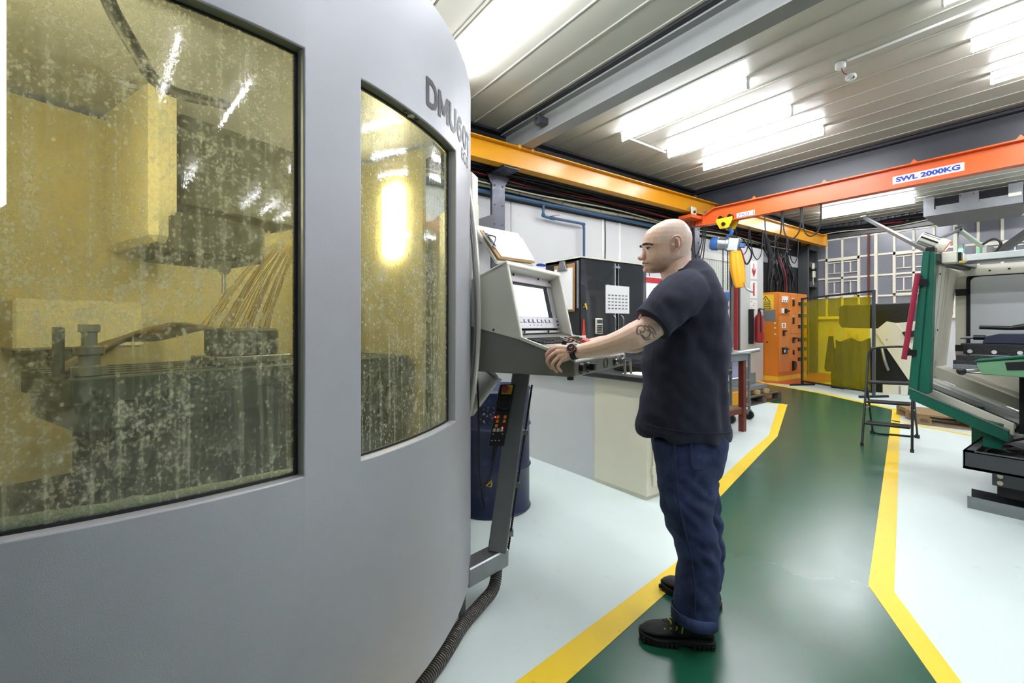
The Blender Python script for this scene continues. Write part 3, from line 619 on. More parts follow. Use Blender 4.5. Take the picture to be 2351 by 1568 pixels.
# ------------------------------------------------------------------ ventilation unit on the far ceiling
t = thing('ventilation_unit', 'grey metal ventilation unit hung under the far ceiling', 'ventilator', (13.8,2.1,3.74))
a0, a1 = 1.36, 2.86
MB().hexa([(13.5,a0,3.8),(14.2,a0+.1,3.64),(14.2,a1-.12,3.64),(13.5,a1,3.8),(13.5,a0,3.83),(14.2,a0,3.83),(14.2,a1,3.83),(13.5,a1,3.83)]).build('drip_pan', 'vent_grey', t)
MB().box((13.5,a0,3.83),(13.53,a1,3.93)).build('front_rail', 'vent_grey', t)
MB().box((13.5,a0,3.93),(13.53,a0+.2,4.21)).build('end_plate', 'vent_grey', t); MB().box((13.5,a1-.18,3.93),(13.53,a1,4.21)).build('end_plate', 'vent_grey', t)
MB().box((13.5,a0+.62,3.93),(13.54,a0+.92,4.19)).build('cover_plate', 'vent_grey', t)
MB().box((13.66,a0+.02,3.84),(14.2,a1-.02,4.2)).build('coil', 'dark_void', t)
MB().box((13.52,a0+.2,3.93),(13.62,a1-.2,4.0)).build('fan_duct', 'vent_grey', t)
for x in (-.1,.02,.22): MB().cyl((13.49,a0+.68+x,4.14),(13.5,a0+.68+x,4.14),.012,8).build('screw', 'black_trim', t)
MB().box((13.47,a0+.02,3.94),(13.5,a0+.2,4.02)).build('indicator', 'cream', t, bev=.012)
MB().box((13.5,a0-.3,3.86),(13.75,a0-.03,4.15)).build('junction_box', 'vent_grey', t, bev=.01)
# ================================================================== welding screen
def film(name, col, alpha_t, rough=.12):
    m = bpy.data.materials.new(name); m.use_nodes = True; MT[name] = m; nt = m.node_tree; nd, lk = nt.nodes, nt.links; nd.remove(nd['Principled BSDF'])
    tr = nd.new('ShaderNodeBsdfTransparent'); tr.inputs[0].default_value = (*lin(col), 1)
    df = nd.new('ShaderNodeBsdfDiffuse'); df.inputs[0].default_value = (*lin(col), 1)
    tl = nd.new('ShaderNodeBsdfTranslucent'); tl.inputs[0].default_value = (*lin(col), 1)
    gl = nd.new('ShaderNodeBsdfGlossy'); gl.inputs['Roughness'].default_value = rough
    a = nd.new('ShaderNodeMixShader'); a.inputs[0].default_value = .5; lk.new(df.outputs[0], a.inputs[1]); lk.new(tl.outputs[0], a.inputs[2])
    b = nd.new('ShaderNodeMixShader'); b.inputs[0].default_value = alpha_t; lk.new(a.outputs[0], b.inputs[1]); lk.new(tr.outputs[0], b.inputs[2])
    fr = nd.new('ShaderNodeFresnel'); fr.inputs[0].default_value = 1.4
    c = nd.new('ShaderNodeMixShader'); lk.new(fr.outputs[0], c.inputs[0]); lk.new(b.outputs[0], c.inputs[1]); lk.new(gl.outputs[0], c.inputs[2])
    lk.new(c.outputs[0], nd['Material Output'].inputs[0]); return m
film('weld_film', '#f9e52a', .79, .08)
A = Vector((11.35,4.48,0)); B = Vector((10.50,2.93,0)); D = (B-A); Dn = D.normalized(); Nn = Vector((-Dn.y,Dn.x,0))
t = thing('welding_screen', 'yellow transparent welding curtain in a thin black frame', 'screen', (A+B)/2)
for p, z, mt in ((A,1.98,'black_plastic'),(B,2.02,'girder')): MB().bar(p+V3(0,0,.03), p+V3(0,0,z), .045, .045).build('post', mt, t)
MB().bar(A+V3(0,0,1.96), B+V3(0,0,2.0), .035, .035).build('top_bar', 'black_plastic', t); MB().bar(A+V3(0,0,.1), B+V3(0,0,.1), .035, .035).build('bottom_bar', 'black_plastic', t)
for p in (A,B): MB().bar(p-Nn*.3+V3(0,0,.02), p+Nn*.3+V3(0,0,.02), .04, .04).build('foot', 'black_plastic', t)
nx, nzz = 90, 30; vs = []; fs = []
for j in range(nzz+1):
    h = j/nzz
    for i in range(nx+1):
        s = i/nx; wv = .010*math.sin(s*31+2.2*math.sin(h*3+s*4))*(.3+.7*h*h)+.004*math.sin(s*67+5*h)*h+.015*math.sin(s*8+h*4)*(1-h)+.012*noise.noise(Vector((s*14,h*3,1)))*(.4+h)
        ztop = 1.93-.035*abs(math.sin(s*math.pi*5))
        vs.append(A+D*(.02+.96*s)+Nn*(wv-.04)+V3(0,0,.12+(ztop-.12)*h))
for j in range(nzz):
    for i in range(nx): a = j*(nx+1)+i; fs.append((a,a+1,a+nx+2,a+nx+1))
cm = MB(); cm.add(vs, fs); cm.build('curtain', 'weld_film', t, smooth=180, normals=False)
for k in range(6):
    p = A+D*(.02+.19*k)+V3(0,0,1.95); MB().tube(arc(p, .025, 0, 2*math.pi, 10, Nn, (0,0,1))[:-1], .004, 5, closed=True).build('ring', 'black_plastic', t)
# ------------------------------------------------------------------ machine behind the screen
t = thing('lathe', 'white lathe with a black hood behind the yellow welding curtain', 'machine', (11.9,3.0,0))
uL = 11.45
hood = [PU(1925,705,uL),PU(1936,700,uL),PU(2090,694,uL),PU(2100,702,uL),PU(2092,735,uL),PU(2060,752,uL),PU(2010,757,uL),PU(1930,752,uL),PU(1925,742,uL)]
MB().prism(hood, (.8,0,0)).build('hood', 'black_plastic', t, bev=.03, seg=2)
MB().prism([PU(1935,752,uL),PU(2095,752,uL),PU(2098,790,uL),PU(2060,800,uL),PU(1935,800,uL)], (.9,0,0)).build('headstock', 'cream', t, bev=.02)
MB().prism([PU(2008,760,uL-.06),PU(2035,738,uL-.06),PU(2058,742,uL-.06),PU(2110,810,uL-.06),PU(2110,880,uL-.06),PU(2085,872,uL-.06)], (.06,0,0)).build('guard_panel', 'cream', t, bev=.006)
MB().prism([PU(1908,800,uL),PU(2120,800,uL),PU(2120,905,uL),PU(1908,905,uL)], (.9,0,0)).build('bed', 'dark_void', t)
MB().prism([PU(2052,742,uL-.03),PU(2120,736,uL-.03),PU(2120,830,uL-.03),PU(2062,790,uL-.03)], (.05,0,0)).build('end_cover', 'cream', t, bev=.006)
MB().prism([PU(2026,877,uL-.12),PU(2090,877,uL-.12),PU(2090,908,uL-.12),PU(2026,905,uL-.12)], (.12,0,0)).build('coolant_tank', 'cream', t, bev=.01)
MB().prism([PU(2063,886,uL-.125),PU(2068,886,uL-.125),PU(2068,905,uL-.125),PU(2063,905,uL-.125)], (.005,0,0)).build('level_gauge', 'galv', t)
MB().tube(smooth_path([PU(2025,800,uL-.05),PU(2032,830,uL-.08),PU(2040,850,uL-.05)]), .03, 8).build('hose', 'galv', t, smooth=60)
MB().prism([PU(2070,762,uL-.2),PU(2105,758,uL-.2),PU(2105,772,uL-.2),PU(2078,775,uL-.2)], (.2,0,0)).build('ledge', 'black_plastic', t)
MB().cyl(PU(2036,780,uL-.07), PU(2036,780,uL-.1), .015, 10).build('lock', 'galv', t)
for x in (1948,1968):
    MB().bar(PU(x,765,uL-.02), PU(x,783,uL-.02), .04, .03).build('lever', 'yellow_paint', t)
t = thing('hand_broom', 'dark broom hanging by its yellow handle behind the yellow curtain', 'broom', PU(1905,850,11.42))
MB().prism([PU(1902,770,11.42),PU(1911,770,11.42),PU(1919,845,11.42),PU(1912,853,11.42),PU(1896,853,11.42),PU(1892,845,11.42)], (.06,0,0)).build('bristles', 'black_rubber', t, bev=.01)
MB().prism([PU(1902,772,11.41),PU(1912,772,11.41),PU(1911,765,11.41),PU(1909,748,11.41),PU(1906,748,11.41),PU(1905,765,11.41)], (.04,0,0)).build('handle', 'yellow_paint', t, bev=.006)
t = thing('work_apron', 'dark apron draped over the lathe bed behind the yellow curtain', 'apron', PU(1950,900,11.4))
rings = []
for k in range(12):
    f = k/11; rings.append([PU(1918+f*80, 780+4*math.sin(k), 11.40+.02*math.sin(k*2.1)), PU(1920+f*80, 830, 11.38+.04*math.sin(k*2.1)), PU(1922+f*80, 889+6*math.sin(k*1.1), 11.36+.05*math.sin(k*2.1+.4))])
ap = MB(); ap.loft([[*r, *[p+V3(.012,0,0) for p in r[::-1]]] for r in rings]); ap.build('cloth', 'black_rubber', t, smooth=60)
# ------------------------------------------------------------------ step ladder
def LW(x, y, d, z=None):
    p = P(x, y, d); return Vector((p.x, p.y, z)) if z is not None else p
f0, f1, r0, r1 = PF(1979,1023), PF(2094,1039), PF(2003,996), PF(2106,1006)
h0, h1 = LW(1994,812,5.33), LW(2096,812,5.05)
t = thing('step_ladder', 'small black folding step ladder standing on the walkway line', 'ladder', (f0+f1+r0+r1)/4)
sdv = (f1-f0).normalized(); up = V3(0,0,1)
c0 = h0+V3(0,0,.02); 
fr = [f0+V3(0,0,.012), h0, h0+sdv*.03+V3(0,0,.05), h0+sdv*.09+V3(0,0,.075), h1-sdv*.09+V3(0,0,.075), h1-sdv*.03+V3(0,0,.05), h1, f1+V3(0,0,.012)]
MB().tube([fr[0]]+[fr[0].lerp(fr[1],k/4) for k in (1,2,3)]+smooth_path(fr[1:7],4)+[fr[7].lerp(fr[6],k/4) for k in (3,2,1)]+[fr[7]], .0125, 8).build('front_frame', 'black_plastic', t, smooth=60)
pv0, pv1 = f0.lerp(h0,.68), f1.lerp(h1,.68)
MB().tube([pv0, r0+V3(0,0,.05), r0+sdv*.02+V3(0,0,.02), r0+sdv*.06+V3(0,0,.013), r1-sdv*.06+V3(0,0,.013), r1-sdv*.02+V3(0,0,.02), r1+V3(0,0,.05), pv1], .0115, 8).build('rear_frame', 'black_plastic', t, smooth=60)
bk = ((r0+r1)/2-(f0+f1)/2); bk.z = 0; bk.normalize()
for f in (.24,.47,.68):
    a, b2 = f0.lerp(h0,f), f1.lerp(h1,f)
    st = MB().hexa([a+sdv*.015-bk*.04-up*.012, b2-sdv*.015-bk*.04-up*.012, b2-sdv*.015+bk*.14-up*.012, a+sdv*.015+bk*.14-up*.012, a+sdv*.015-bk*.04+up*.012, b2-sdv*.015-bk*.04+up*.012, b2-sdv*.015+bk*.14+up*.012, a+sdv*.015+bk*.14+up*.012]).build('step', 'black_rubber', t, bev=.006)
    for k in range(4): MB().bar(a+sdv*.03+bk*(.0+.035*k)+up*.013, b2-sdv*.03+bk*(.0+.035*k)+up*.013, .012, .004).build('grip_rib', 'black_plastic', st)
for p in (f0,f1): MB().cyl(p, p+V3(0,0,.035), .017, 8).build('foot_cap', 'black_rubber', t)
for p in (r0,r1): MB().box(p-V3(.02,.02,0), p+V3(.02,.02,.04)).build('foot_cap', 'black_rubber', t)
for a, b2 in ((f0.lerp(h0,.40),pv0.lerp(r0,.45)),(f1.lerp(h1,.40),pv1.lerp(r1,.45))): MB().bar(a, b2, .004, .015).build('brace', 'galv', t)
# ------------------------------------------------------------------ pallets
def pallet(label, o, ex, ey, L, Wd, mat, blocks=True, mark=False, grp='wooden pallets'):
    o, ex, ey = Vector(o), Vector(ex).normalized(), Vector(ey).normalized(); t = thing('wooden_pallet', label, 'pallet', o+ex*L/2+ey*Wd/2, grp)
    n = 7
    for k in range(n):
        a = o+ey*(Wd*(k+.5)/n)+V3(0,0,.133)
        MB().obox(a+ex*L/2, ex*L/2, ey*(Wd/n/2-.012), V3(0,0,.011)).build('deck_board', mat, t, bev=.003)
    for f in (.05,.5,.95): MB().obox(o+ex*(L*f)+ey*Wd/2+V3(0,0,.111), ex*.06, ey*Wd/2, V3(0,0,.011)).build('stringer_board', mat, t)
    for f in (.06,.5,.94):
        for g in (.06,.5,.94): 
            b = MB().obox(o+ex*(L*f)+ey*(Wd*g)+V3(0,0,.061), ex*.068, ey*.05, V3(0,0,.039)).build('block', mat, t)
            if mark and f < .1 and g < .1:
                q = o+ex*(L*f-.055)+ey*(Wd*g-.0512)+V3(0,0,.045)
                lettering('EPAL', q+ex*.018, ex, (0,0,1), .03, .075, .02).build('brand_mark', 'text_black', b)
                MB().tube(arc(q+ex*.055+V3(0,0,.015), 1, 0, 2*math.pi, 20, ex*.052, (0,0,.028))[:-1], .0018, 4, closed=True).build('brand_oval', 'text_black', b)
    for g in (.06,.5,.94): MB().obox(o+ex*L/2+ey*(Wd*g)+V3(0,0,.011), ex*L/2, ey*.05, V3(0,0,.011)).build('base_board', mat, t)
    return t
pallet('pale stamped wooden pallet on the floor under the green machine guard', PF(2107,974), PF(2240,990)-PF(2107,974), (.86,.5,0), 1.2, .8, 'wood', mark=True)
pallet('weathered grey wooden pallet carrying steel blocks beyond the workbench', (7.55,3.82,0), (1,.03,0), (-.03,1,0), 1.35, .8, 'wood_dark')
for k, (a, b2, lab) in enumerate([((7.7,3.95,.22),(8.55,4.2,.30),'long flat grey steel bar on timber spacers on the weathered pallet'),((7.75,4.05,.30),(8.15,4.3,.62),'tall grey steel block standing on the weathered pallet'),((8.16,4.1,.30),(8.45,4.3,.5),'short grey steel block beside the tall one on the weathered pallet')]):
    tag(MB().box(a, b2).build('steel_block', 'steel_plate', bev=.006), lab, 'steel block', 'steel stock on the pallet')
for k, x in enumerate((7.72,8.1,8.42)): tag(MB().box((x,3.9,.145),(x+.1,4.15,.22)).build('timber_spacer', 'wood_light', bev=.004), ['timber spacer nearest the trolley under the flat steel bar','middle timber spacer under the flat steel bar','timber spacer at the far end under the flat steel bar'][k], 'wood block', 'timber spacers')
tag(MB().box(PF(1662,1012)+V3(-.06,-.02,0), PF(1662,1012)+V3(.04,.1,.13)).build('timber_block', 'wood_light', bev=.004), 'pale timber block on the floor just behind the man\'s hip', 'wood block')
# ------------------------------------------------------------------ steel workbench with red legs
t = thing('workbench', 'steel topped workbench with red-brown legs behind the man', 'bench', (5.2,3.25,0))
for x, v in ((5.77,2.97),(5.77,3.5),(4.55,2.97),(4.55,3.5)): MB().box((x-.035,v-.035,0),(x+.035,v+.035,.9)).build('leg', 'redbrown', t, bev=.004)
MB().box((4.5,2.92,.9),(5.82,3.56,.985)).build('apron', 'steel_plate', t, bev=.004); MB().box((4.48,2.9,.985),(5.84,3.58,1.005)).build('top', 'steel', t, bev=.003)
MB().box((4.55,2.95,.23),(5.77,2.99,.29)).build('rail', 'redbrown', t); MB().box((4.55,3.48,.23),(5.77,3.52,.29)).build('rail', 'redbrown', t)
for k in range(4): MB().box((4.52,2.96+.14*k,.29),(5.74,3.09+.14*k,.31)).build('shelf_board', 'wood', t)
tag(MB().box((4.9,3.0,.312),(5.28,3.45,.8)).build('drawer_unit', 'steel_dark', bev=.006), 'dark grey metal drawer unit on the workbench lower shelf', 'drawers')
b1 = thing('cardboard_box', 'open cardboard box on the workbench lower shelf', 'box', (5.55,3.3,.312))
MB().box((5.38,3.2,.6),(5.62,3.45,.82)).build('box_body', 'cardboard', b1); MB().prism([(5.38,3.2,.82),(5.62,3.2,.82),(5.66,3.1,.74),(5.36,3.1,.74)], (0,0,.005)).build('flap', 'cardboard', b1)
MB().box((5.32,3.12,.312),(5.7,3.5,.6)).build('box_stand', 'black_plastic', b1)
for k, (a, b2, lab) in enumerate([((5.0,3.05,1.006),(5.5,3.3,1.07),'grey steel slab on the workbench top'),((5.1,3.1,1.071),(5.26,3.2,1.11),'small steel gauge block on the slab, the one nearer the man'),((5.31,3.1,1.071),(5.45,3.2,1.11),'small steel gauge block on the slab, the one farther from the man'),((5.55,3.1,1.006),(5.8,3.25,1.06),'flat steel strip at the far end of the workbench top')]):
    tag(MB().box(a, b2).build('steel_slab', 'steel_plate' if k != 3 else 'galv', bev=.004), lab, 'steel block', 'steel pieces on the workbench')
t = thing('tube_trolley', 'grey steel trolley on black castors behind the workbench', 'trolley', (6.35,3.55,0))
for x, v in ((6.6,3.3),(6.6,3.8),(6.1,3.3),(6.1,3.8)):
    MB().cyl((x,v,.14),(x,v,.98),.022,8).build('post', 'steel_plate', t, smooth=60)
    c = MB().cyl((x-.02,v,.065),(x+.02,v,.065),.065,16).build('castor_wheel', 'black_rubber', t, smooth=40); MB().prism([(x-.028,v-.03,.14),(x-.028,v+.04,.14),(x-.028,v+.01,.06)], (.056,0,0)).build('castor_fork', 'galv', c)
for z in (.2,.55,.96): MB().box((6.08,3.28,z),(6.62,3.82,z+.025)).build('shelf', 'steel_plate', t)
MB().tube([P(1686,812,6.15),P(1742,803,6.5)], .028, 10).build('push_handle', 'galv', t, smooth=60)
tag(MB().box((6.15,3.4,.576),(6.5,3.7,.86)).build('plastic_crate', film and M('lilac', '#b3b4dc', .5, var=.1), bev=.01), 'pale lilac plastic crate on the trolley shelf', 'crate')
tag(MB().cyl((6.16,3.36,.596),(6.55,3.34,.596),.02,10).build('steel_rod', 'chrome', smooth=40), 'short bright steel rod lying across the trolley shelf', 'rod')
tag(MB().box((6.14,3.31,.226),(6.45,3.6,.42)).build('tool_case', 'bag_yellow', bev=.01), 'yellow tool case on the lowest trolley shelf', 'case')
# ------------------------------------------------------------------ inspection bench with beige cupboard
t = thing('side_bench', 'white panelled bench with a beige cupboard end and dark worktop', 'bench', (3.4,3.3,0))
MB().box((2.88,2.75,.0),(2.91,4.9,.905)).build('side_panel', 'white_wall', t)
MB().box((2.91,3.0,.0),(3.9,4.9,.905)).build('core', 'white_paint', t)
cu = MB().box((2.86,2.2,.03),(3.46,2.75,.905)).build('cupboard', 'beige_cab', t, bev=.006); MB().box((2.87,2.22,0),(3.45,2.74,.03)).build('cupboard_plinth', 'beige_cab', cu)
dr = MB().box((2.92,2.188,.1),(3.42,2.2,.86)).build('door', 'beige_cab', t, bev=.004)
for z in (.2,.75): MB().box((2.9,2.18,z),(2.93,2.19,z+.06)).build('hinge', 'cream', dr)
MB().box((3.36,2.17,.5),(3.39,2.19,.6)).build('handle', 'galv', dr)
MB().box((2.80,2.12,.905),(3.95,4.9,.95)).build('worktop', 'black_cab', t, bev=.008)
# black display cabinet on the bench
M('smoke_glass', '#2c2d33', .04, coat=.3)
a0, a1, v0, v1, z0, z1 = 2.95, 3.9, 3.0, 3.5, .95, 1.965
t = thing('tool_cabinet', 'black tool cabinet with smoked glass doors on the bench', 'cabinet', (3.4,3.25,.95))
MB().box((a0,v0+.02,z0),(a0+.025,v1,z1)).build('side_board', 'black_cab', t, bev=.003); MB().box((a1-.025,v0+.02,z0),(a1,v1,z1)).build('side_board', 'black_cab', t, bev=.003)
MB().box((a0,v0+.02,z1-.025),(a1,v1,z1)).build('top_board', 'black_cab', t); MB().box((a0,v0+.02,z0),(a1,v1,z0+.025)).build('bottom_board', 'black_cab', t); MB().box((a0+.02,v1-.015,z0),(a1-.02,v1,z1)).build('back_board', 'black_cab', t)
MB().box((a0,v0,z1),(a1,v1,z1+.012)).build('cover_strip', 'cream', t)
film('cab_glass', '#c9ccd6', .86, .03)
for x0, x1, hx in ((a0+.01,(a0+a1)/2-.008,(a0+a1)/2-.045),((a0+a1)/2+.03,a1-.005,(a0+a1)/2+.07)):
    d = MB().box((x0,v0+.004,z0+.01),(x1,v0+.012,z1-.01)).build('glass_door', 'cab_glass', t)
    MB().tube(smooth_path([(hx,v0+.003,1.44),(hx,v0-.03,1.42),(hx,v0-.035,1.36),(hx,v0-.03,1.29),(hx,v0+.003,1.27)]), .007, 8).build('door_handle', 'chrome', d, smooth=60)
    MB().box((x1-.01 if hx < (a0+a1)/2 else x0-.0,v0-.0,z0+.01),(x1+.008 if hx < (a0+a1)/2 else x0+.012,v0+.014,z1-.02)).build('glass_edge', 'galv', d)
MB().box(((a0+a1)/2-.03,v0-.01,1.9),((a0+a1)/2+.05,v0+.01,1.92)).build('catch', 'galv', t)
MB().lathe(((a0+a1)/2+.02,v0-.01,1.20), [(.02,0),(.024,.01),(.02,.03)], 10, (1,.2,0)).build('lock', 'chrome', t)
for z in (1.3,1.62): MB().box((a0+.03,v0+.1,z),(a1-.03,v1-.02,z+.012)).build('shelf', 'black_cab', t)
tag(MB().box((3.28,v0-.001,1.46),(3.62,v0+.0032,1.73)).build('printed_chart', 'paper'), 'printed table sheet taped to the cabinet glass doors', 'paper')
ch = bpy.data.objects[-1] if False else None
pc = [o for o in bpy.data.objects if o.name == 'printed_chart'][0]
for r in range(5):
    for c in range(6): MB().box((3.31+.05*c,v0-.0022,1.50+.032*r),(3.34+.05*c,v0-.001,1.512+.032*r)).build('print', 'steel_plate', pc)
t = thing('calculator', 'pocket calculator stuck to the cabinet glass', 'calculator', (3.17,v0-.02,1.27))
MB().box((3.13,v0-.02,1.26),(3.22,v0+.002,1.41)).build('case', 'cream', t, bev=.006); MB().box((3.14,v0-.022,1.36),(3.21,v0-.019,1.395)).build('display', 'steel_dark', t)
for r in range(5):
    for c in range(4): MB().box((3.14+.018*c,v0-.024,1.27+.016*r),(3.152+.018*c,v0-.019,1.281+.016*r)).build('key', 'black_plastic', t)
t = thing('hanging_brush', 'small red brush hanging at the left of the cabinet glass', 'brush', (2.985,v0-.02,1.17))
MB().prism([(2.975,v0-.01,1.4),(2.985,v0-.01,1.4),(2.995,v0-.01,1.28),(3.0,v0-.01,1.25),(2.96,v0-.01,1.25),(2.965,v0-.01,1.28)], (0,.008,0)).build('handle', 'red_btn', t); MB().box((2.958,v0-.012,1.17),(3.002,v0,1.25)).build('bristles', 'paper', t)
t = thing('key_tag', 'yellow tag hanging on the cabinet glass', 'tag', (3.01,v0-.01,1.5)); MB().prism([(2.99,v0-.006,1.54),(3.01,v0-.006,1.55),(3.03,v0-.006,1.5),(3.02,v0-.006,1.48)], (0,.004,0)).build('plate', 'yellow_paint', t, bev=.002); MB().cyl((2.985,v0-.008,1.51),(2.985,v0-.002,1.51),.007,8).build('eyelet', 'galv', t)
# clipboard hanging on the cabinet side
t = thing('hanging_clipboard', 'clipboard with white sheets hanging on the black cabinet side', 'clipboard', (2.93,3.2,1.5))
MB().box((2.936,3.07,1.47),(2.944,3.36,1.92)).build('board', 'clipboard', t, bev=.003); MB().box((2.925,3.09,1.49),(2.935,3.34,1.88)).build('sheets', 'paper', t, bev=.002)
MB().prism([(2.91,3.15,1.86),(2.91,3.29,1.86),(2.91,3.25,1.95),(2.91,3.19,1.95)], (.03,0,0)).build('bulldog_clip', 'steel', t, bev=.004)
MB().box((2.94,3.025,1.5),(2.95,3.045,1.94)).build('ruler', 'galv', t)
# clutter on the bench
t = thing('measuring_block', 'grey measuring fixture with a glass plate on the bench behind the man\'s arm', 'fixture', (3.3,2.45,.95))
MB().box((3.05,2.3,.951),(3.4,2.7,1.0)).build('base', 'black_plastic', t, bev=.006); MB().box((3.0,2.35,1.06),(3.42,2.65,1.07)).build('glass_plate', 'cab_glass', t)
for x, v in ((3.08,2.38),(3.36,2.38),(3.08,2.62),(3.36,2.62)): MB().cyl((x,v,1.0),(x,v,1.06),.015,10).build('pillar', 'galv', t, smooth=40)
tag(MB().box((2.86,2.16,.951),(3.04,2.44,.958)).build('paper_pad', 'paper'), 'white paper pad at the edge of the dark worktop', 'paper')
t = thing('lead_coil', 'tangled black and white leads on the dark worktop', 'cable', (3.1,2.25,.951))
for k in range(5): MB().tube(smooth_path([(3.08+.06*math.cos(a+k)*(1+.2*k),2.24+.05*math.sin(a*1.3+k),.98+.018*k+.015*math.sin(a*2)) for a in [i*.8 for i in range(9)]], 3), .009, 6).build('lead', 'black_rubber' if k%2 else 'paper', t, smooth=60)
t = thing('desk_sign', 'small folded white card standing on the bench beside the cabinet', 'card', (3.2,2.92,.951)); MB().prism([(3.05,2.86,1.13),(3.12,2.86,1.22),(3.2,2.86,1.14)], (0,.05,0)).build('card', 'paper', t); MB().box((3.02,2.84,.951),(3.3,2.96,1.13)).build('stand', 'black_plastic', t)
# poster rack glimpsed under the man's chin
t = thing('leaflet_rack', 'white leaflet rack with a red header on the far wall below the man\'s chin', 'rack', (7.6,5.65,1.0))
p0 = PV(1487,638,5.66)
MB().box((7.05,5.67,1.2),(8.4,5.70,2.32)).build('board', 'sign_white', t); MB().box((7.25,5.655,2.2),(8.35,5.67,2.3)).build('header', 'sign_red', t)
for k in range(4): MB().box((7.3+.26*k,5.63,1.4),(7.52+.26*k,5.67,2.1)).build('leaflet', ['paper','galv','paper','lilac'][k], t)
# blue oil drum
c = W(-.155,3.41,0)
t = thing('oil_drum', 'dark blue steel drum behind the console leg', 'drum', c)
MB().lathe(c, [(.285,0),(.295,.008),(.285,.02),(.285,.3),(.297,.315),(.285,.33),(.285,.6),(.297,.615),(.285,.63),(.285,.86),(.297,.872),(.285,.885),(.27,.875)], 48).build('body', 'drum_blue', t, smooth=40)
MB().lathe(c+V3(0,0,.865), [(.27,0),(.27,.005),(.05,.012)], 40).build('lid', 'drum_blue', t, smooth=40)
p = c+W(-.02,-.286,.62)
M('label_speckle', '#2b3350', .4, dirt='#c9cfe0', ds=60, da=.45)
rr = [[c+V3(0,0,0)+W(.2865*math.sin(a),-.2865*math.cos(a),z) for z in (.66,.78)] for a in [-.25+.06*k for k in range(8)]]
MB().loft(rr, cap=False).build('worn_label', 'label_speckle', t, smooth=60, normals=False)
# ================================================================== green machining centre at the right edge
t = thing('machining_centre', 'green and cream machining centre standing open at the right edge', 'machine', (5.4,0,0))
GV0, GV1 = 1.12, .56
def sl(u0, u1, z0, z1, name, mat, va=GV0, vb=GV1, bev=.004, par=None):      # a piece of the sloping sill
    k = (.775-.525)/(GV0-GV1); za = .775-k*(GV0-va); zb = .775-k*(GV0-vb)
    return MB().hexa([(u0,vb,zb+z0),(u1,vb,zb+z0),(u1,va,za+z0),(u0,va,za+z0),(u0,vb,zb+z1),(u1,vb,zb+z1),(u1,va,za+z1),(u0,va,za+z1)]).build(name, mat, par or t, bev=bev)
b0, b1, t0, t1 = V3(4.9,1.135,.76), V3(4.9,1.0,.79), V3(4.9,1.038,1.945), V3(4.9,.972,1.935)
MB().hexa([b0,b1,b1+V3(.09,0,0),b0+V3(.09,0,0),t0,t1,t1+V3(.09,0,0),t0+V3(.09,0,0)]).build('front_post', 'green_paint', t, bev=.004)
MB().hexa([b0+V3(-.02,0,0),b0.lerp(b1,.45)+V3(-.02,0,0),b0.lerp(b1,.45)+V3(.0,0,0),b0,t0+V3(-.02,0,-.004),t0.lerp(t1,.62)+V3(-.02,0,-.004),t0.lerp(t1,.62),t0+V3(0,0,-.004)]).build('post_fold', 'green_paint', t, bev=.003)
sl(4.87,4.91,-.045,.05,'sill_edge','green_paint'); sl(4.862,4.875,.045,.055,'sill_lip','galv',bev=0)
sl(4.91,5.1,-.05,-.02,'chip_trough','chips'); sl(5.1,5.13,-.04,.07,'sill_rib','cream'); sl(5.13,5.2,.02,.05,'sill_step','cream')
sl(5.2,5.42,0,.025,'inner_trough','chips'); sl(5.42,5.47,.0,.07,'sill_rib','white_paint'); sl(5.47,5.6,.04,.09,'sill_step','white_paint'); sl(5.6,5.95,.1,.2,'apron_slope','cream',vb=.4)
MB().hexa([(4.92,.6,.42),(4.99,.6,.42),(4.99,.7,.42),(4.92,.7,.42),(4.92,.6,.6),(4.99,.6,.6),(4.99,.7,.62),(4.92,.7,.62)]).build('support_leg', 'green_paint', t)
MB().box((5.36,.762,.3),(5.46,.83,.66)).build('support_leg', 'green_paint', t)
def wing(u0, u1, z0, z1, name, mat, off=0, th=.02):          # leaning left guard, inner face seen
    def vv(z): return 1.12-(z-.76)*.085-off
    return MB().hexa([(u0,vv(z0),z0),(u1,vv(z0),z0),(u1,vv(z0)+th,z0),(u0,vv(z0)+th,z0),(u0,vv(z1),z1),(u1,vv(z1),z1),(u1,vv(z1)+th,z1),(u0,vv(z1)+th,z1)]).build(name, mat, t, bev=.003)
wing(4.99,5.95,.74,.98,'guard_bottom','cream'); wing(4.99,5.95,1.82,1.9,'guard_top','cream')
M('guard_glass', '#8f949f', .12)
wing(5.0,5.08,.9,1.85,'guard_stile','cream'); wing(5.08,5.2,.9,1.82,'guard_pane','guard_glass',-.008,.008); wing(5.2,5.42,.84,1.86,'guard_stile','cream',.03)
wing(5.3,5.306,.9,1.84,'guard_seam','galv',.032,.004)
wing(5.42,5.6,.95,1.82,'guard_pane','guard_glass',-.008,.008); wing(5.6,5.66,.84,1.86,'guard_stile','cream'); wing(5.66,5.95,.84,1.86,'guard_stile','cream',.012)
wing(5.42,5.6,1.02,1.07,'guard_rail','cream',.01)
for u2, z in ((5.02,1.3),(5.36,1.3),(5.24,1.3),(5.24,1.78),(5.24,.9)): MB().cyl((u2,1.12-(z-.76)*.085-.036,z),(u2,1.12-(z-.76)*.085,z),.008,8).build('screw', 'black_plastic', t)
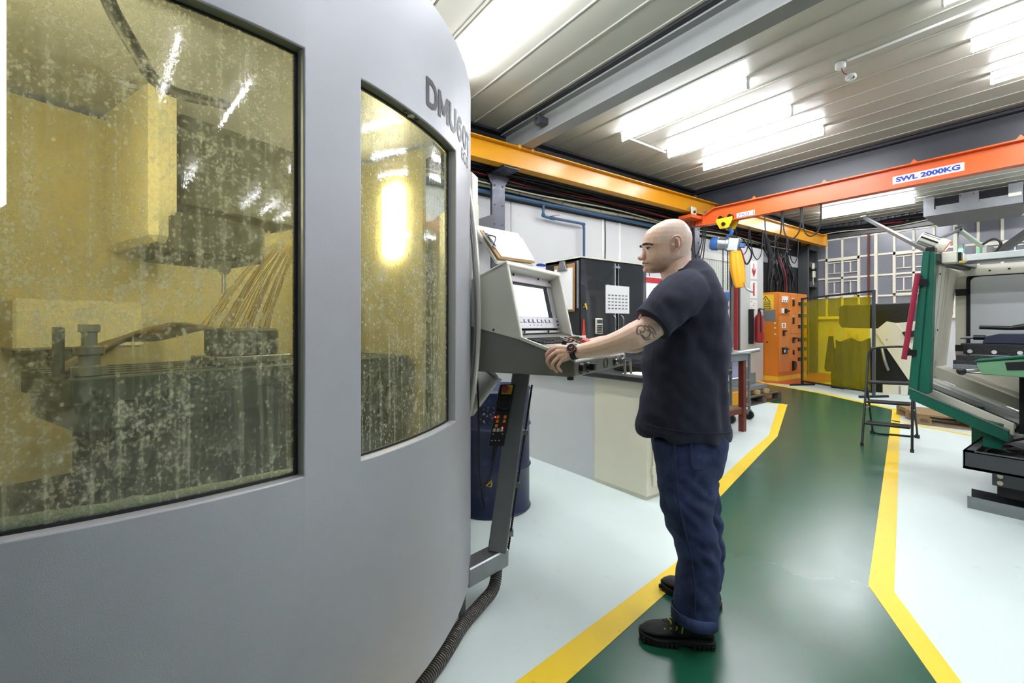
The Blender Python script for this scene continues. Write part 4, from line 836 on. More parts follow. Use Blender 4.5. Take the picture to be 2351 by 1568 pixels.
# back wall with the big white splash panel
MB().box((5.95,-1.6,.62),(6.0,1.03,1.9)).build('back_wall', 'cream', t)
def rrect(y0, y1, z0, z1, r, x):
    pts = []
    for cy, cz, a in ((y1-r,z1-r,0),(y0+r,z1-r,90),(y0+r,z0+r,180),(y1-r,z0+r,270)):
        for k in range(5): q = math.radians(a+22.5*k); pts.append((x,cy+r*math.cos(q),cz+r*math.sin(q)))
    return pts
MB().prism(rrect(-1.4,.955,1.0,1.82,.05,5.94), (.008,0,0)).build('gasket', 'black_rubber', t)
M('splash_white', '#d3d6d8', .3, var=.04, bump=.05, bs=120)
MB().prism(rrect(-1.37,.925,1.02,1.79,.045,5.93), (.012,0,0)).build('splash_panel', 'splash_white', t)
MB().box((5.93,-1.6,1.80),(5.955,.99,1.87)).build('top_rail', 'cream', t)
for k in range(5): MB().cyl((5.925,.8-.12*k,1.84+.01*(k%2)),(5.93,.8-.12*k,1.84),.008,8).build('screw', 'black_plastic', t)
for z in (1.62,1.1): MB().box((5.88,.95,z),(5.93,1.02,z+.06)).build('hinge', 'black_plastic', t)
MB().box((5.5,-1.6,1.89),(5.72,.94,1.955)).build('roof_beam', 'galv', t, bev=.006)
M('roof_grey', '#b9c4c8', .4)
MB().box((5.46,-1.6,1.895),(5.5,.945,1.95)).build('roof_front', 'roof_grey', t, bev=.004)
MB().bar((4.99,1.0,1.9),(5.95,.93,1.9),.09,.05).build('door_track', 'steel', t); MB().bar((4.99,1.02,1.87),(5.95,.95,1.87),.05,.03).build('door_guide', 'black_plastic', t)
bx = MB().box((5.0,.86,1.845),(5.13,.95,1.935)).build('sensor_box', 'cream', t, bev=.006); MB().box((5.05,.84,1.85),(5.1,.862,1.93)).build('sensor_slot', 'black_plastic', bx); MB().box((5.16,.84,1.86),(5.26,.93,1.93)).build('sensor_head', 'cream', t, bev=.006)
MB().box((5.02,.83,1.842),(5.12,.85,1.855)).build('warning_strip', 'yellow_paint', bx)
# red grab rail
h0, h1 = V3(4.85,1.062,1.76), V3(4.85,1.15,1.06)
rl = MB().tube([h0,h1], .019, 12).build('grab_rail', 'maroon', t, smooth=50)
for f in (.1,.92): p = h0.lerp(h1,f); MB().bar(p, p+V3(.04,-.06,0), .03, .05).build('rail_bracket', 'black_plastic', rl)
# chip tray, base and floor rail
T0, T1, ZA, ZB = 4.6, 6.3, .30, .432
MB().box((T0,-1.7,ZA),(T0+.012,.755,ZB)).build('tray_front', 'girder', t, bev=.003); MB().box((T0,.745,ZA),(T1,.757,ZB)).build('tray_side', 'girder', t); MB().box((T1,-1.7,ZA),(T1+.012,.755,ZB)).build('tray_back', 'girder', t)
MB().box((T0,-1.7,ZA),(T1,.755,ZA+.02)).build('tray_floor', 'girder', t); MB().box((T0,-1.7,ZB-.01),(T0+.04,.757,ZB)).build('tray_lip', 'steel_dark', t); MB().box((T0,.70,ZB-.01),(T1,.757,ZB)).build('tray_lip', 'steel_dark', t)
random.seed(3); vs = []; fs = []
nu, nv = 46, 60
for i in range(nu+1):
    for j in range(nv+1): vs.append((4.64+1.6*i/nu, .70-2.3*j/nv, .345+.03*noise.noise(Vector((i*.4,j*.4,0)))+random.uniform(0,.018)))
for i in range(nu):
    for j in range(nv): a = i*(nv+1)+j; fs.append((a,a+1,a+nv+2,a+nv+1))
o = MB().add(vs, fs).build('swarf', 'chips', t, normals=False); o['kind'] = 'stuff'
MB().bar((4.9,.73,.42),(6.0,.45,.42),.03,.02).build('tray_divider', 'steel_dark', t)
MB().box((4.72,-1.7,.12),(6.2,.60,.30)).build('base', 'dark_void', t)
bp = MB().box((4.68,-1.7,.20),(4.72,.62,.30)).build('bolt_plate', 'girder', t)
bm_ = MB().cyl((-.008,0,0),(0,0,0),.016,12).mesh('bolt'); bm_.materials.append(MT['cable_white'])
for v in (.58,.36,.14,-.08,-.3):
    for z in (.225,.272): shared(bm_, 'bolt', None, t, (4.68,v,z))
MB().box((4.78,.63,.28),(4.9,.70,.31)).build('drain_plug', 'black_plastic', t, bev=.01)
fr_ = MB().box((4.67,-1.7,0),(4.68,.745,.085)).build('floor_channel', 'steel', t); MB().box((4.68,-1.7,0),(4.82,.745,.012)).build('channel_web', 'girder', t); MB().box((4.81,-1.7,0),(4.82,.745,.11)).build('channel_back', 'girder', t)
MB().box((5.0,-1.4,.31),(5.7,.28,.62)).build('knee', 'beige_cab', t, bev=.03)
MB().box((5.25,-1.5,.5),(5.9,.55,1.0)).build('void_shade_body', 'dark_void', t)  # near-black box: shade of the void under the table put into colour
MB().box((5.55,-1.2,1.0),(5.93,-.3,1.9)).build('spindle_column', 'cream', t, bev=.02)
# slotted table, vice and swarf
tb = MB().box((5.02,-1.3,.99),(5.55,.885,1.03)).build('table_body', 'steel_plate', t, bev=.004)
for k in range(5): MB().box((5.03+.108*k,-1.3,1.03),(5.03+.108*k+.07,.885,1.06)).build('table_slat', 'chips', tb)
MB().box((5.0,.3,.965),(5.1,.86,.99)).build('table_clamp', 'black_plastic', t); MB().box((5.0,.72,.972),(4.99,.8,.99)).build('table_tag', 'cream', t)
MB().box((5.05,.1,1.06),(5.2,.87,1.10)).build('jaw_rail', 'chips', t)
vp = MB().box((5.3,-.6,1.10),(5.42,.87,1.175)).build('parallel_rail', 'chips', t); MB().box((5.3,-.6,1.175),(5.46,.885,1.19)).build('rail_cap', 'girder', vp)
for k in range(5): MB().cyl((5.295,.83-.14*k,1.125),(5.3,.83-.14*k,1.125),.016,12).build('rail_hole', 'sign_white', vp)
M('vice_blue', '#3f4359', .4, metal=.3, var=.15)
vc = MB().prism([(5.3,.76,1.192),(5.3,-.4,1.192),(5.3,-.4,1.29),(5.3,.66,1.275),(5.3,.74,1.25)], (.16,0,0)).build('vice', 'vice_blue', t, bev=.006)
MB().cyl((5.38,.8,1.24),(5.38,.9,1.235),.012,10).build('vice_screw', 'galv', vc, smooth=40); MB().cyl((5.38,.75,1.24),(5.38,.82,1.24),.022,10).build('vice_collar', 'black_plastic', vc, smooth=40)
MB().tube([(5.34,.78,1.325),(5.34,.6,1.32),(5.34,.5,1.335),(5.34,.3,1.34)], [.016,.018,.03,.03], 10).build('vice_handle', 'black_plastic', vc, smooth=50)
tag(MB().bar((5.04,.62,1.075),(5.06,.46,1.085),.012,.012).build('red_pencil', 'sign_red'), 'red pencil lying on the machine table swarf', 'pencil')
# green control arm with its lever
a = [V3(4.42,.66,1.075),V3(4.42,-.9,1.36),V3(4.42,-.9,.99),V3(4.42,.64,1.0)]
ga = MB().prism([V3(4.45,.668,1.085),V3(4.45,-1.2,1.4),V3(4.45,-1.2,.985),V3(4.45,.64,1.0)], (.22,0,0)).build('control_arm', 'green_light', t, bev=.006)
MB().prism([V3(4.44,.672,1.087),V3(4.44,-1.2,1.405),V3(4.44,-1.2,1.435),V3(4.44,.672,1.1)], (.25,0,0)).build('arm_cover', 'green_paint', ga, bev=.004)
MB().prism([V3(4.446,.53,1.09),V3(4.446,.52,1.04),V3(4.446,-1.2,1.2),V3(4.446,-1.2,1.36)], (.005,0,0)).build('arm_recess', 'dark_void', ga)
lv = MB().tube([V3(4.5,.64,1.03),V3(4.44,.72,1.02)], .012, 10).build('lever', 'galv', ga, smooth=50); MB().sph(V3(4.42,.735,1.018), .027, 12, 10).build('lever_knob', 'black_plastic', ga, smooth=60)
# work lamp on its jointed arm, status light
t = thing('work_lamp', 'lit ribbed machine lamp on a jointed grey arm above the green post', 'lamp', P(2140,575,3.75))
hd = P(2142,556,3.78); axd = W(.66,-.5,-.5).normalized()
MB().lathe(hd-axd*.1, [(.03,0),(.045,.005),(.047,.13),(.056,.14),(.058,.19),(.05,.195)], 24, axd).build('lamp_head', 'cream', t, smooth=40)
for k in range(8):
    a = 2*math.pi*k/8; e = axd.cross(V3(0,0,1)).normalized(); g2 = axd.cross(e); q = hd-axd*.09+(e*math.cos(a)+g2*math.sin(a))*.047
    MB().bar(q, q+axd*.12, .012, .008, (e*math.cos(a)+g2*math.sin(a))).build('cooling_rib', 'galv' if k%3 else 'black_plastic', t)
MB().lathe(hd+axd*.094, [(.05,0),(.05,.004),(.01,.012)], 24, axd).build('lens', 'lamp_lens', t, smooth=60)
MB().tube(arc(hd+axd*.095, .054, 0, 2*math.pi, 24, axd.cross(V3(0,0,1)).normalized(), axd.cross(axd.cross(V3(0,0,1))).normalized())[:-1], .006, 6, closed=True).build('lens_ring', 'orange_beam', t)
MB().obox(V3(4.945,1.0,1.955), V3(.04,0,0), V3(0,.03,0), V3(0,0,.02)).build('swivel_base', 'black_plastic', t, bev=.006)
ba, el = V3(5.6,.78,2.0), P(2202,527,4.1)
MB().bar(ba, el, .035, .03).build('lower_arm', 'arm_grey', t, bev=.004); MB().bar(el, P(2150,552,3.95), .03, .02).build('upper_arm', 'galv', t); MB().cyl(el-V3(0,.025,0), el+V3(0,.025,0), .03, 12).build('elbow', 'black_plastic', t)
MB().tube(smooth_path([ba+V3(0,.02,.04),ba+V3(0,-.05,.08),ba+V3(0,-.09,.03),ba+V3(0,-.05,-.04)]), .01, 8).build('lamp_cable', 'black_plastic', t, smooth=60); MB().cyl(ba-V3(0,0,.05),ba+V3(0,0,.01),.05,14).build('arm_base', 'galv', t)
t = thing('status_light', 'small green status light on the cream machine roof', 'light', V3(5.62,.97,1.9))
MB().box((5.6,.915,1.955),(5.66,.955,2.07)).build('housing', 'galv', t, bev=.006); MB().box((5.592,.92,1.985),(5.602,.95,2.02)).build('lens', 'led_green', t)
# ================================================================== cylindrical milling machine in the foreground
ML, MF, MR = -1.7834, 2.1244, 1.5835                        # cabin axis (right, forward) and outer radius
MZ0, MZ1, WZ0, WZ1 = .13, 2.497, .948, 2.039
_n = math.hypot(ML, MF); BX, BY = -ML/_n, -MF/_n            # from the axis towards the photographer
def cylp(th, r, z): # th > 0 turns to the right-hand side
    dx = BX*math.cos(th)-BY*math.sin(th); dy = BY*math.cos(th)+BX*math.sin(th)
    return W(ML+dx*r, MF+dy*r, z)
def th_of(x, r=MR):                                         # where a line of sight first meets the cabin
    q = (x-CX)/FPX; a = q*q+1; b = -2*(q*ML+MF); c = ML*ML+MF*MF-r*r; D = b*b-4*a*c
    d = (-b-math.sqrt(max(D,0)))/(2*a); dx, dy = q*d-ML, d-MF
    return math.atan2(BX*dy-BY*dx, BX*dx+BY*dy), d
TH1, TH2, TH3 = th_of(698)[0], th_of(830)[0], th_of(1047)[0]; TH0 = th_of(0)[0]-.22
root = thing('milling_machine', 'large grey cylindrical milling machine with spattered windows in the foreground', 'machine', W(ML,MF,0))
RI = MR-.05
ths = sorted(set([TH0,TH1,TH2,TH3]+[math.radians(-140+2.5*k) for k in range(91)])); ths = [a for a in ths if -2.45 <= a <= 1.36]
zs = [MZ0+.012,.35,.6,WZ0,1.3,1.7,WZ1,2.3,MZ1-.015]
def inwin(a, z): return WZ0 < z < WZ1 and (TH0 < a < TH1 or TH2 < a < TH3)
m = MB(); idx = {}
def vid(key, p):
    if key not in idx: idx[key] = len(m.v); m.v.append(p)
    return idx[key]
nt_ = len(ths); nz_ = len(zs)
O = lambda i, j: vid((0,i,j), cylp(ths[i], MR, zs[j])); I_ = lambda i, j: vid((1,i,j), cylp(ths[i], RI, zs[j]))
solid = [[not inwin((ths[i]+ths[i+1])/2, (zs[j]+zs[j+1])/2) for j in range(nz_-1)] for i in range(nt_-1)]
rev = MB(); 
for i in range(nt_-1):
    for j in range(nz_-1):
        if solid[i][j]:
            m.f.append((O(i,j),O(i+1,j),O(i+1,j+1),O(i,j+1))); m.f.append((I_(i,j+1),I_(i+1,j+1),I_(i+1,j),I_(i,j)))
            for di, dj, e in ((1,0,((i+1,j),(i+1,j+1))),(-1,0,((i,j+1),(i,j))),(0,1,((i+1,j+1),(i,j+1))),(0,-1,((i,j),(i+1,j)))):
                a, b = i+di, j+dj
                if not (0 <= a < nt_-1 and 0 <= b < nz_-1) or not solid[a][b]:
                    (p, q), (r, s) = e; m.f.append((O(p,q),I_(p,q),I_(r,s),O(r,s)))
m.build('cabin_shell', 'machine_grey', root, smooth=35, bev=.006, seg=2)
for nm, z0, z1, rr in (('bottom_hem',MZ0,MZ0+.012,MR-.012),('top_hem',MZ1-.015,MZ1,MR-.012)):
    MB().loft([[cylp(a,rr,z0),cylp(a,rr,z1),cylp(a,RI,z1),cylp(a,RI,z0)] for a in ths]).build(nm, 'machine_grey', root, smooth=35)
MB().loft([[cylp(a,RI+.005,MZ1-.03),cylp(a,RI+.005,MZ1-.01),cylp(a,.05,MZ1-.01),cylp(a,.05,MZ1-.03)] for a in [math.radians(-180+6*k) for k in range(61)]]).build('roof', 'machine_grey', root, smooth=35)
MB().loft([[cylp(a,MR-.2,.0),cylp(a,MR-.2,.4),cylp(a,MR-.24,.4),cylp(a,MR-.24,0)] for a in ths]).build('base_skirt', 'dark_void', root, smooth=35)
# ---- spattered window glass
def glass_mat():
    m = bpy.data.materials.new('spattered_glass'); m.use_nodes = True; MT['spattered_glass'] = m; nt = m.node_tree; nd, lk = nt.nodes, nt.links; nd.remove(nd['Principled BSDF'])
    uv = nd.new('ShaderNodeUVMap')
    def mapped(sx, sy):
        mp = nd.new('ShaderNodeMapping'); mp.inputs['Scale'].default_value = (sx,sy,1); lk.new(uv.outputs[0], mp.inputs[0]); return mp
    def nse(mp, sc, det=3):
        n = nd.new('ShaderNodeTexNoise'); n.inputs['Scale'].default_value = sc; n.inputs['Detail'].default_value = det; lk.new(mp.outputs[0], n.inputs['Vector']); return n.outputs['Fac']
    def ramp(v, a, b, lo=0, hi=1):
        r = nd.new('ShaderNodeMapRange'); r.inputs['From Min'].default_value = a; r.inputs['From Max'].default_value = b; r.inputs['To Min'].default_value = lo; r.inputs['To Max'].default_value = hi; lk.new(v, r.inputs[0]); return r.outputs[0]
    def op(o, a, b):
        x = nd.new('ShaderNodeMath'); x.operation = o
        for k, q in enumerate((a, b)):
            if isinstance(q, (int, float)): x.inputs[k].default_value = q
            else: lk.new(q, x.inputs[k])
        x.use_clamp = True if o != 'SUBTRACT' else False
        return x.outputs[0]
    streak = ramp(nse(mapped(70,2.2), 1, 4), .50, .72)       # run marks
    vo = nd.new('ShaderNodeTexVoronoi'); vo.inputs['Scale'].default_value = 1; lk.new(mapped(62,48).outputs[0], vo.inputs['Vector'])
    vr = nd.new('ShaderNodeTexVoronoi'); vr.inputs['Scale'].default_value = 1; lk.new(mapped(130,75).outputs[0], vr.inputs['Vector'])
    sel = ramp(nse(mapped(9,9), 1, 2), .36, .56)
    drops = op('MULTIPLY', ramp(vo.outputs['Distance'], .30, .16), sel)
    drops2 = op('MULTIPLY', ramp(vr.outputs['Distance'], .42, .2), ramp(nse(mapped(5,7), 1.3, 2), .38, .58))
    blot = op('MULTIPLY', ramp(nse(mapped(38,30), 1, 5), .47, .62), ramp(nse(mapped(3.1,3.4), 1, 2), .36, .56))
    sp = nd.new('ShaderNodeSeparateXYZ'); lk.new(uv.outputs[0], sp.inputs[0]); wet = ramp(sp.outputs['Y'], 1.4, .95, .26, .46); fine = op('MULTIPLY', ramp(nse(mapped(150,120), 1, 4), .46, .6), ramp(nse(mapped(4,4), 1.7, 3), .34, .6))
    haze = op('ADD', op('MULTIPLY', streak, wet), op('ADD', op('MULTIPLY', fine, .26), .10))
    tot = op('ADD', op('ADD', op('MULTIPLY', drops, .38), op('MULTIPLY', drops2, .24)), op('ADD', haze, op('MULTIPLY', blot, .28)))
    tr = nd.new('ShaderNodeBsdfTransparent'); tr.inputs[0].default_value = (.87,.92,.84,1)
    df = nd.new('ShaderNodeBsdfDiffuse'); df.inputs[0].default_value = (*lin('#b9cfcc'),1)
    tl = nd.new('ShaderNodeBsdfTranslucent'); tl.inputs[0].default_value = (*lin('#c9c9a8'),1)
    a = nd.new('ShaderNodeMixShader'); a.inputs[0].default_value = .62; lk.new(df.outputs[0], a.inputs[1]); lk.new(tl.outputs[0], a.inputs[2])
    b = nd.new('ShaderNodeMixShader'); lk.new(tot, b.inputs[0]); lk.new(tr.outputs[0], b.inputs[1]); lk.new(a.outputs[0], b.inputs[2])
    gl = nd.new('ShaderNodeBsdfGlossy'); gl.inputs['Roughness'].default_value = .02
    bp = nd.new('ShaderNodeBump'); bp.inputs['Strength'].default_value = .03; bp.inputs['Distance'].default_value = .002; lk.new(tot, bp.inputs['Height']); lk.new(bp.outputs[0], gl.inputs['Normal'])
    fr = nd.new('ShaderNodeFresnel'); fr.inputs[0].default_value = 1.45
    c = nd.new('ShaderNodeMixShader'); lk.new(fr.outputs[0], c.inputs[0]); lk.new(b.outputs[0], c.inputs[1]); lk.new(gl.outputs[0], c.inputs[2])
    lk.new(c.outputs[0], nd['Material Output'].inputs[0]); return m
glass_mat()
RG = MR-.036
for k, (a0, a1) in enumerate(((TH0,TH1),(TH2,TH3))):
    n = 40; g = MB(); uvs = []
    for i in range(n+1):
        a = a0+(a1-a0)*i/n
        for z in (WZ0,WZ1): g.v.append(cylp(a,RG,z)); uvs.append((a*MR+k*7.3, z))
    for i in range(n): g.f.append((2*i,2*i+2,2*i+3,2*i+1))
    o = g.build('window_pane', 'spattered_glass', root, smooth=60, normals=False)
    ul = o.data.uv_layers.new(name='UVMap')
    for lp in o.data.loops: ul.data[lp.index].uv = uvs[lp.vertex_index]
    th_ = [a0+(a1-a0)*i/n for i in range(n+1)]
    for z0, z1 in ((WZ0,WZ0+.007),(WZ1-.007,WZ1)): MB().loft([[cylp(a,RG+.004,z0),cylp(a,RG+.004,z1),cylp(a,RG-.004,z1),cylp(a,RG-.004,z0)] for a in th_]).build('seal', 'black_rubber', o, smooth=40)
    for a, s in ((a0,1),(a1,-1)): MB().loft([[cylp(q,RG+.004,z) for z in (WZ0,WZ1)]+[cylp(q,RG-.004,z) for z in (WZ1,WZ0)] for q in (a,a+s*.006)]).build('seal', 'black_rubber', o)
    MB().loft([[cylp(a,MR-.003,WZ1+.0005),cylp(a,MR-.003,WZ1-.001),cylp(a,RG,WZ1-.001),cylp(a,RG,WZ1+.0005)] for a in th_]).build('top_reveal', 'machine_reveal', o, smooth=40)
ta = th_of(955)[0]
for q, r, mt in ((-.02,.007,'black_plastic'),(0,.012,'cable_white'),(.022,.007,'black_plastic')):
    p = cylp(ta+q,MR-.02,WZ1-.004); MB().cyl(p, p+V3(0,0,.004), r, 12).build('reveal_stud', mt, root)
# ---- chip slush along the first window sill
vs = []; n = 90
sl_ = MB(); rings = []
for i in range(n+1):
    a = TH0+(TH1-TH0)*i/n; f = i/n; h = .012+.022*(1-f)**.6*(1+.5*noise.noise(Vector((i*.21,0,0)))+.25*noise.noise(Vector((i*.9,3,0))))
    h = max(h,.004)
    rings.append([cylp(a,RG-.006,WZ0-.004),cylp(a,RG-.006,WZ0+h*.7),cylp(a,RG-.014,WZ0+h),cylp(a,RG-.03,WZ0+h*.8),cylp(a,RG-.05,WZ0-.004)])
M('slush', '#8d9a86', .5, var=.4, vs=120, bump=.6, bs=160)
o = sl_.loft(rings).build('chip_slush', 'slush', root, smooth=60); o['kind'] = 'stuff'
# ---- lettering wrapped on the cabin
def wrap(txt, x0, zc, h, width, bold, name):
    vs, fs, asp = text2d(txt, bold); a0 = th_of(x0)[0]; g = MB(); g.add([cylp(a0+(a/asp*width)/MR, MR+.0015, zc-h/2+b*h) for a, b in vs], fs)
    return g.build(name, 'text_dark', root, normals=False)
dq = th_of(979)
STROKES = {'D':[[(.08,0),(.08,1)],[(.08,.92),(.38,.92),(.58,.84),(.70,.66),(.72,.5),(.70,.34),(.58,.16),(.38,.08),(.08,.08)]],
 'M':[[(.08,0),(.08,1)],[(.08,.96),(.46,.22)],[(.46,.22),(.84,.96)],[(.84,0),(.84,1)]],
 'U':[[(.08,1),(.08,.36),(.14,.2),(.26,.1),(.4,.08),(.54,.1),(.66,.2),(.72,.36),(.72,1)]],
 '6':[[(.64,.86),(.5,.92),(.34,.9),(.18,.74),(.09,.5),(.09,.3),(.18,.13),(.36,.07),(.54,.12),(.64,.28),(.6,.46),(.46,.57),(.28,.55),(.12,.42)]],
 '0':[[(.4,.92),(.2,.84),(.09,.62),(.09,.38),(.2,.16),(.4,.08),(.6,.16),(.71,.38),(.71,.62),(.6,.84),(.4,.92)]],
 'T':[[(0,.92),(.72,.92)],[(.36,.92),(.36,0)]]}
def stroke_word(txt, x0, zc, h, th, adv, name):
    a = th_of(x0)[0]*MR; g = MB()
    for ch in txt:
        if ch == ' ': a += adv*h*.06; continue
        g = MB()
        for ln in STROKES[ch]:
            for (px, py), (qx, qy) in zip(ln, ln[1:]):
                L = math.hypot(qx-px, qy-py); ux, uy = (qx-px)/L, (qy-py)/L; e = .045 if len(ln) > 2 else 0
                c = [(px-ux*e-uy*th, py-uy*e+ux*th),(qx+ux*e-uy*th, qy+uy*e+ux*th),(qx+ux*e+uy*th, qy+uy*e-ux*th),(px-ux*e+uy*th, py-uy*e-ux*th)]
                g.add([cylp((a+x*h)/MR, MR+.0015, zc-h/2+y*h) for x, y in c], [(0,1,2,3)])
        a += adv*h*(1.15 if ch == 'M' else 1)
        g.build(name, 'text_dark', root, normals=False)
stroke_word('DMU 60T', 979, EYE+(HORIZON-207)/FPX*dq[1], .098, .105, .90, 'letter')
dq = th_of(1059); wrap('ECO', 1059, EYE+(HORIZON-350)/FPX*dq[1], .05, .15, .012, 'lettering')
# ---- chamber inside
E0 = (-1.02,2.2); TT = (.541,.841); NN = (-.841,.541)
def CH(t, n, z): return W(E0[0]+TT[0]*t+NN[0]*n, E0[1]+TT[1]*t+NN[1]*n, z)
M('lining', '#cfc596', .55, var=.12, vs=4); M('lining_dark', '#43463c', .6, var=.2)
M('cream_wet', '#e0d8b4', .3, var=.1); M('table_steel', '#47524e', .4, metal=.3, var=.2)
TA, TB_, NB = -1.02, .78, 1.12
def wallq(ps, name, mat): return MB().prism(ps, (0,0,.01) if abs(ps[0].z-ps[2].z) < .001 else W(0,.01,0)).build(name, mat, root)
MB().hexa([CH(TA,NB,.45),CH(TB_,NB,.45),CH(TB_,NB+.03,.45),CH(TA,NB+.03,.45),CH(TA,NB,2.44),CH(TB_,NB,2.44),CH(TB_,NB+.03,2.44),CH(TA,NB+.03,2.44)]).build('chamber_back', 'lining', root)
MB().hexa([CH(TA-.03,-.1,.45),CH(TA,-.1,.45),CH(TA,NB,.45),CH(TA-.03,NB,.45),CH(TA-.03,-.1,2.44),CH(TA,-.1,2.44),CH(TA,NB,2.44),CH(TA-.03,NB,2.44)]).build('chamber_side', 'lining', root)
MB().hexa([CH(TB_,-.05,.45),CH(TB_+.03,-.05,.45),CH(TB_+.03,NB,.45),CH(TB_,NB,.45),CH(TB_,-.05,2.44),CH(TB_+.03,-.05,2.44),CH(TB_+.03,NB,2.44),CH(TB_,NB,2.44)]).build('chamber_side', 'lining', root)
MB().hexa([CH(TA,-.25,.40),CH(TB_,-.25,.40),CH(TB_,NB,.55),CH(TA,NB,.55),CH(TA,-.25,.43),CH(TB_,-.25,.43),CH(TB_,NB,.58),CH(TA,NB,.58)]).build('chamber_floor', 'lining_dark', root)
tb = MB().hexa([CH(-.82,0,1.06),CH(.72,0,1.06),CH(.72,.66,1.06),CH(-.82,.66,1.06),CH(-.82,0,1.155),CH(.72,0,1.155),CH(.72,.66,1.155),CH(-.82,.66,1.155)]).build('machine_table', 'table_steel', root, bev=.006)
MB().hexa([CH(-.8,.02,.97),CH(.7,.02,.97),CH(.7,.6,.97),CH(-.8,.6,.97),CH(-.8,.02,1.06),CH(.7,.02,1.06),CH(.7,.6,1.06),CH(-.8,.6,1.06)]).build('table_apron', 'table_steel', root)
MB().hexa([CH(-.7,.1,.5),CH(.6,.1,.5),CH(.6,.5,.5),CH(-.7,.5,.5),CH(-.7,.1,.97),CH(.6,.1,.97),CH(.6,.5,.97),CH(-.7,.5,.97)]).build('table_support', 'lining_dark', root)
for k in range(5): MB().hexa([CH(-.82,.06+.12*k,1.1555),CH(.72,.06+.12*k,1.1555),CH(.72,.09+.12*k,1.1555),CH(-.82,.09+.12*k,1.1555),CH(-.82,.06+.12*k,1.157),CH(.72,.06+.12*k,1.157),CH(.72,.09+.12*k,1.157),CH(-.82,.09+.12*k,1.157)]).build('table_slot', 'dark_void', tb)
def atn(x, n, z=None):   # point of the chamber at cut-depth n along the sight line of column x
    q = (x-CX)/FPX; d = (NN[0]*E0[0]+NN[1]*E0[1]+n)/(NN[0]*q+NN[1]); return d
def slab(x0, x1, y0, y1, n0, n1, name, mat, bev=.01):
    a, b = atn(x0,n0), atn(x1,n0); p = [P(x0,y1,a),P(x1,y1,b),P(x1,y0,b),P(x0,y0,a)]; zt = [P((x0+x1)/2,y0,(a+b)/2).z, P((x0+x1)/2,y1,(a+b)/2).z]
    for k in (0,1): p[k].z = zt[1]
    for k in (2,3): p[k].z = zt[0]
    v = CH(0,n1,0)-CH(0,n0,0)
    return MB().prism(p, v).build(name, mat, root, bev=bev)
slab(346,412,120,556,.5,1.1,'spindle_column','cream_wet',.03); slab(404,612,503,596,.42,.9,'spindle_head','lining_dark',.02); slab(418,690,200,500,.75,1.1,'deep_shade_slab','lining_dark')  # last slab is dark for the deep shade of the chamber behind
q = P(515,596,atn(515,.5)); MB().lathe(V3(q.x,q.y,1.50), [(.006,0),(.012,.0),(.012,.1),(.03,.12),(.035,.2)], 14).build('tool_holder', 'galv', root, smooth=40)
slab(560,690,45,150,.2,.9,'ceiling_duct','lining'); slab(30,330,690,800,.85,1.1,'tool_magazine','cream_wet')
MB().tube(smooth_path([P(225,-60,1.5),P(262,30,1.5),P(320,130,1.55),P(352,180,1.62),P(410,215,1.85),P(520,240,2.1)], 6), .022, 10).build('coolant_hose', 'black_rubber', root, smooth=60)
M('inner_lamp', '#fff0c8', .4, em='#fff0bc', es=9)
p = CH(TA+.02,-.10,2.0); MB().obox(p, CH(.012,0,0)-CH(0,0,0), CH(0,.03,0)-CH(0,0,0), V3(0,0,.32)).build('interior_lamp', 'inner_lamp', root)
p = CH(TB_-.02,.21,2.02); MB().obox(p, CH(.012,0,0)-CH(0,0,0), CH(0,.07,0)-CH(0,0,0), V3(0,0,.22)).build('interior_lamp', 'inner_lamp', root)
# workpiece, fixture and coolant
pz = 1.158
wq = P(556,820,atn(556,.26)); t = thing('workpiece', 'dark metal workpiece clamped on the table inside the machine', 'workpiece', V3(wq.x,wq.y,pz))
MB().obox(V3(wq.x,wq.y,pz+.018), CH(.17,0,0)-CH(0,0,0), CH(0,.13,0)-CH(0,0,0), V3(0,0,.018)).build('base_plate', 'steel', t, bev=.004)
wb_ = MB().obox(V3(wq.x,wq.y,pz+.1), CH(.13,0,0)-CH(0,0,0), CH(0,.1,0)-CH(0,0,0), V3(0,0,.064)).build('block', 'lining_dark', t, bev=.012)
for k in (-.05,.0,.05): c_ = CH(k,-.1,0)-CH(0,0,0); MB().cyl(V3(wq.x,wq.y,pz+.04)+c_, V3(wq.x,wq.y,pz+.14)+c_, .014, 10).build('stud', 'steel', wb_, smooth=40)
fq = P(205,862,atn(205,.1)); t = thing('clamp_stack', 'stacked clamping posts on the left of the table inside the machine', 'clamp', V3(fq.x,fq.y,pz))
MB().lathe(V3(fq.x,fq.y,pz), [(.05,0),(.05,.03),(.03,.035),(.03,.07),(.042,.075),(.042,.1),(.022,.105),(.022,.15),(.03,.155),(.03,.18)], 18).build('post', 'steel', t, smooth=40)
MB().cyl(V3(fq.x,fq.y,pz)+CH(-.08,.0,0)-CH(0,0,0), V3(fq.x,fq.y,pz+.17)+CH(-.08,0,0)-CH(0,0,0), .016, 10).build('rod', 'lining_dark', t, smooth=40)
cl_ = film('coolant', '#fbf1cf', .88, .2)
t = thing('coolant_spray', 'pale jets of coolant splashing over the workpiece inside the machine', 'coolant', V3(wq.x,wq.y,pz+.1)); t['kind'] = 'stuff'
nzp = P(640,560,atn(640,.3)); 
for k in range(16):
    e_ = V3(wq.x,wq.y,pz+.165)+(CH(-.15+.019*k+random.uniform(-.02,.02),-.06+random.uniform(0,.12),0)-CH(0,0,0)); s_ = nzp+(CH(.03*(k-3)*.3,0,0)-CH(0,0,0))
    MB().tube(smooth_path([s_, s_.lerp(e_,.5)+V3(0,0,.03), e_]), [.002+.0007*i*random.uniform(.5,1.4) for i in range(13)], 6).build('jet', cl_, t, smooth=60)
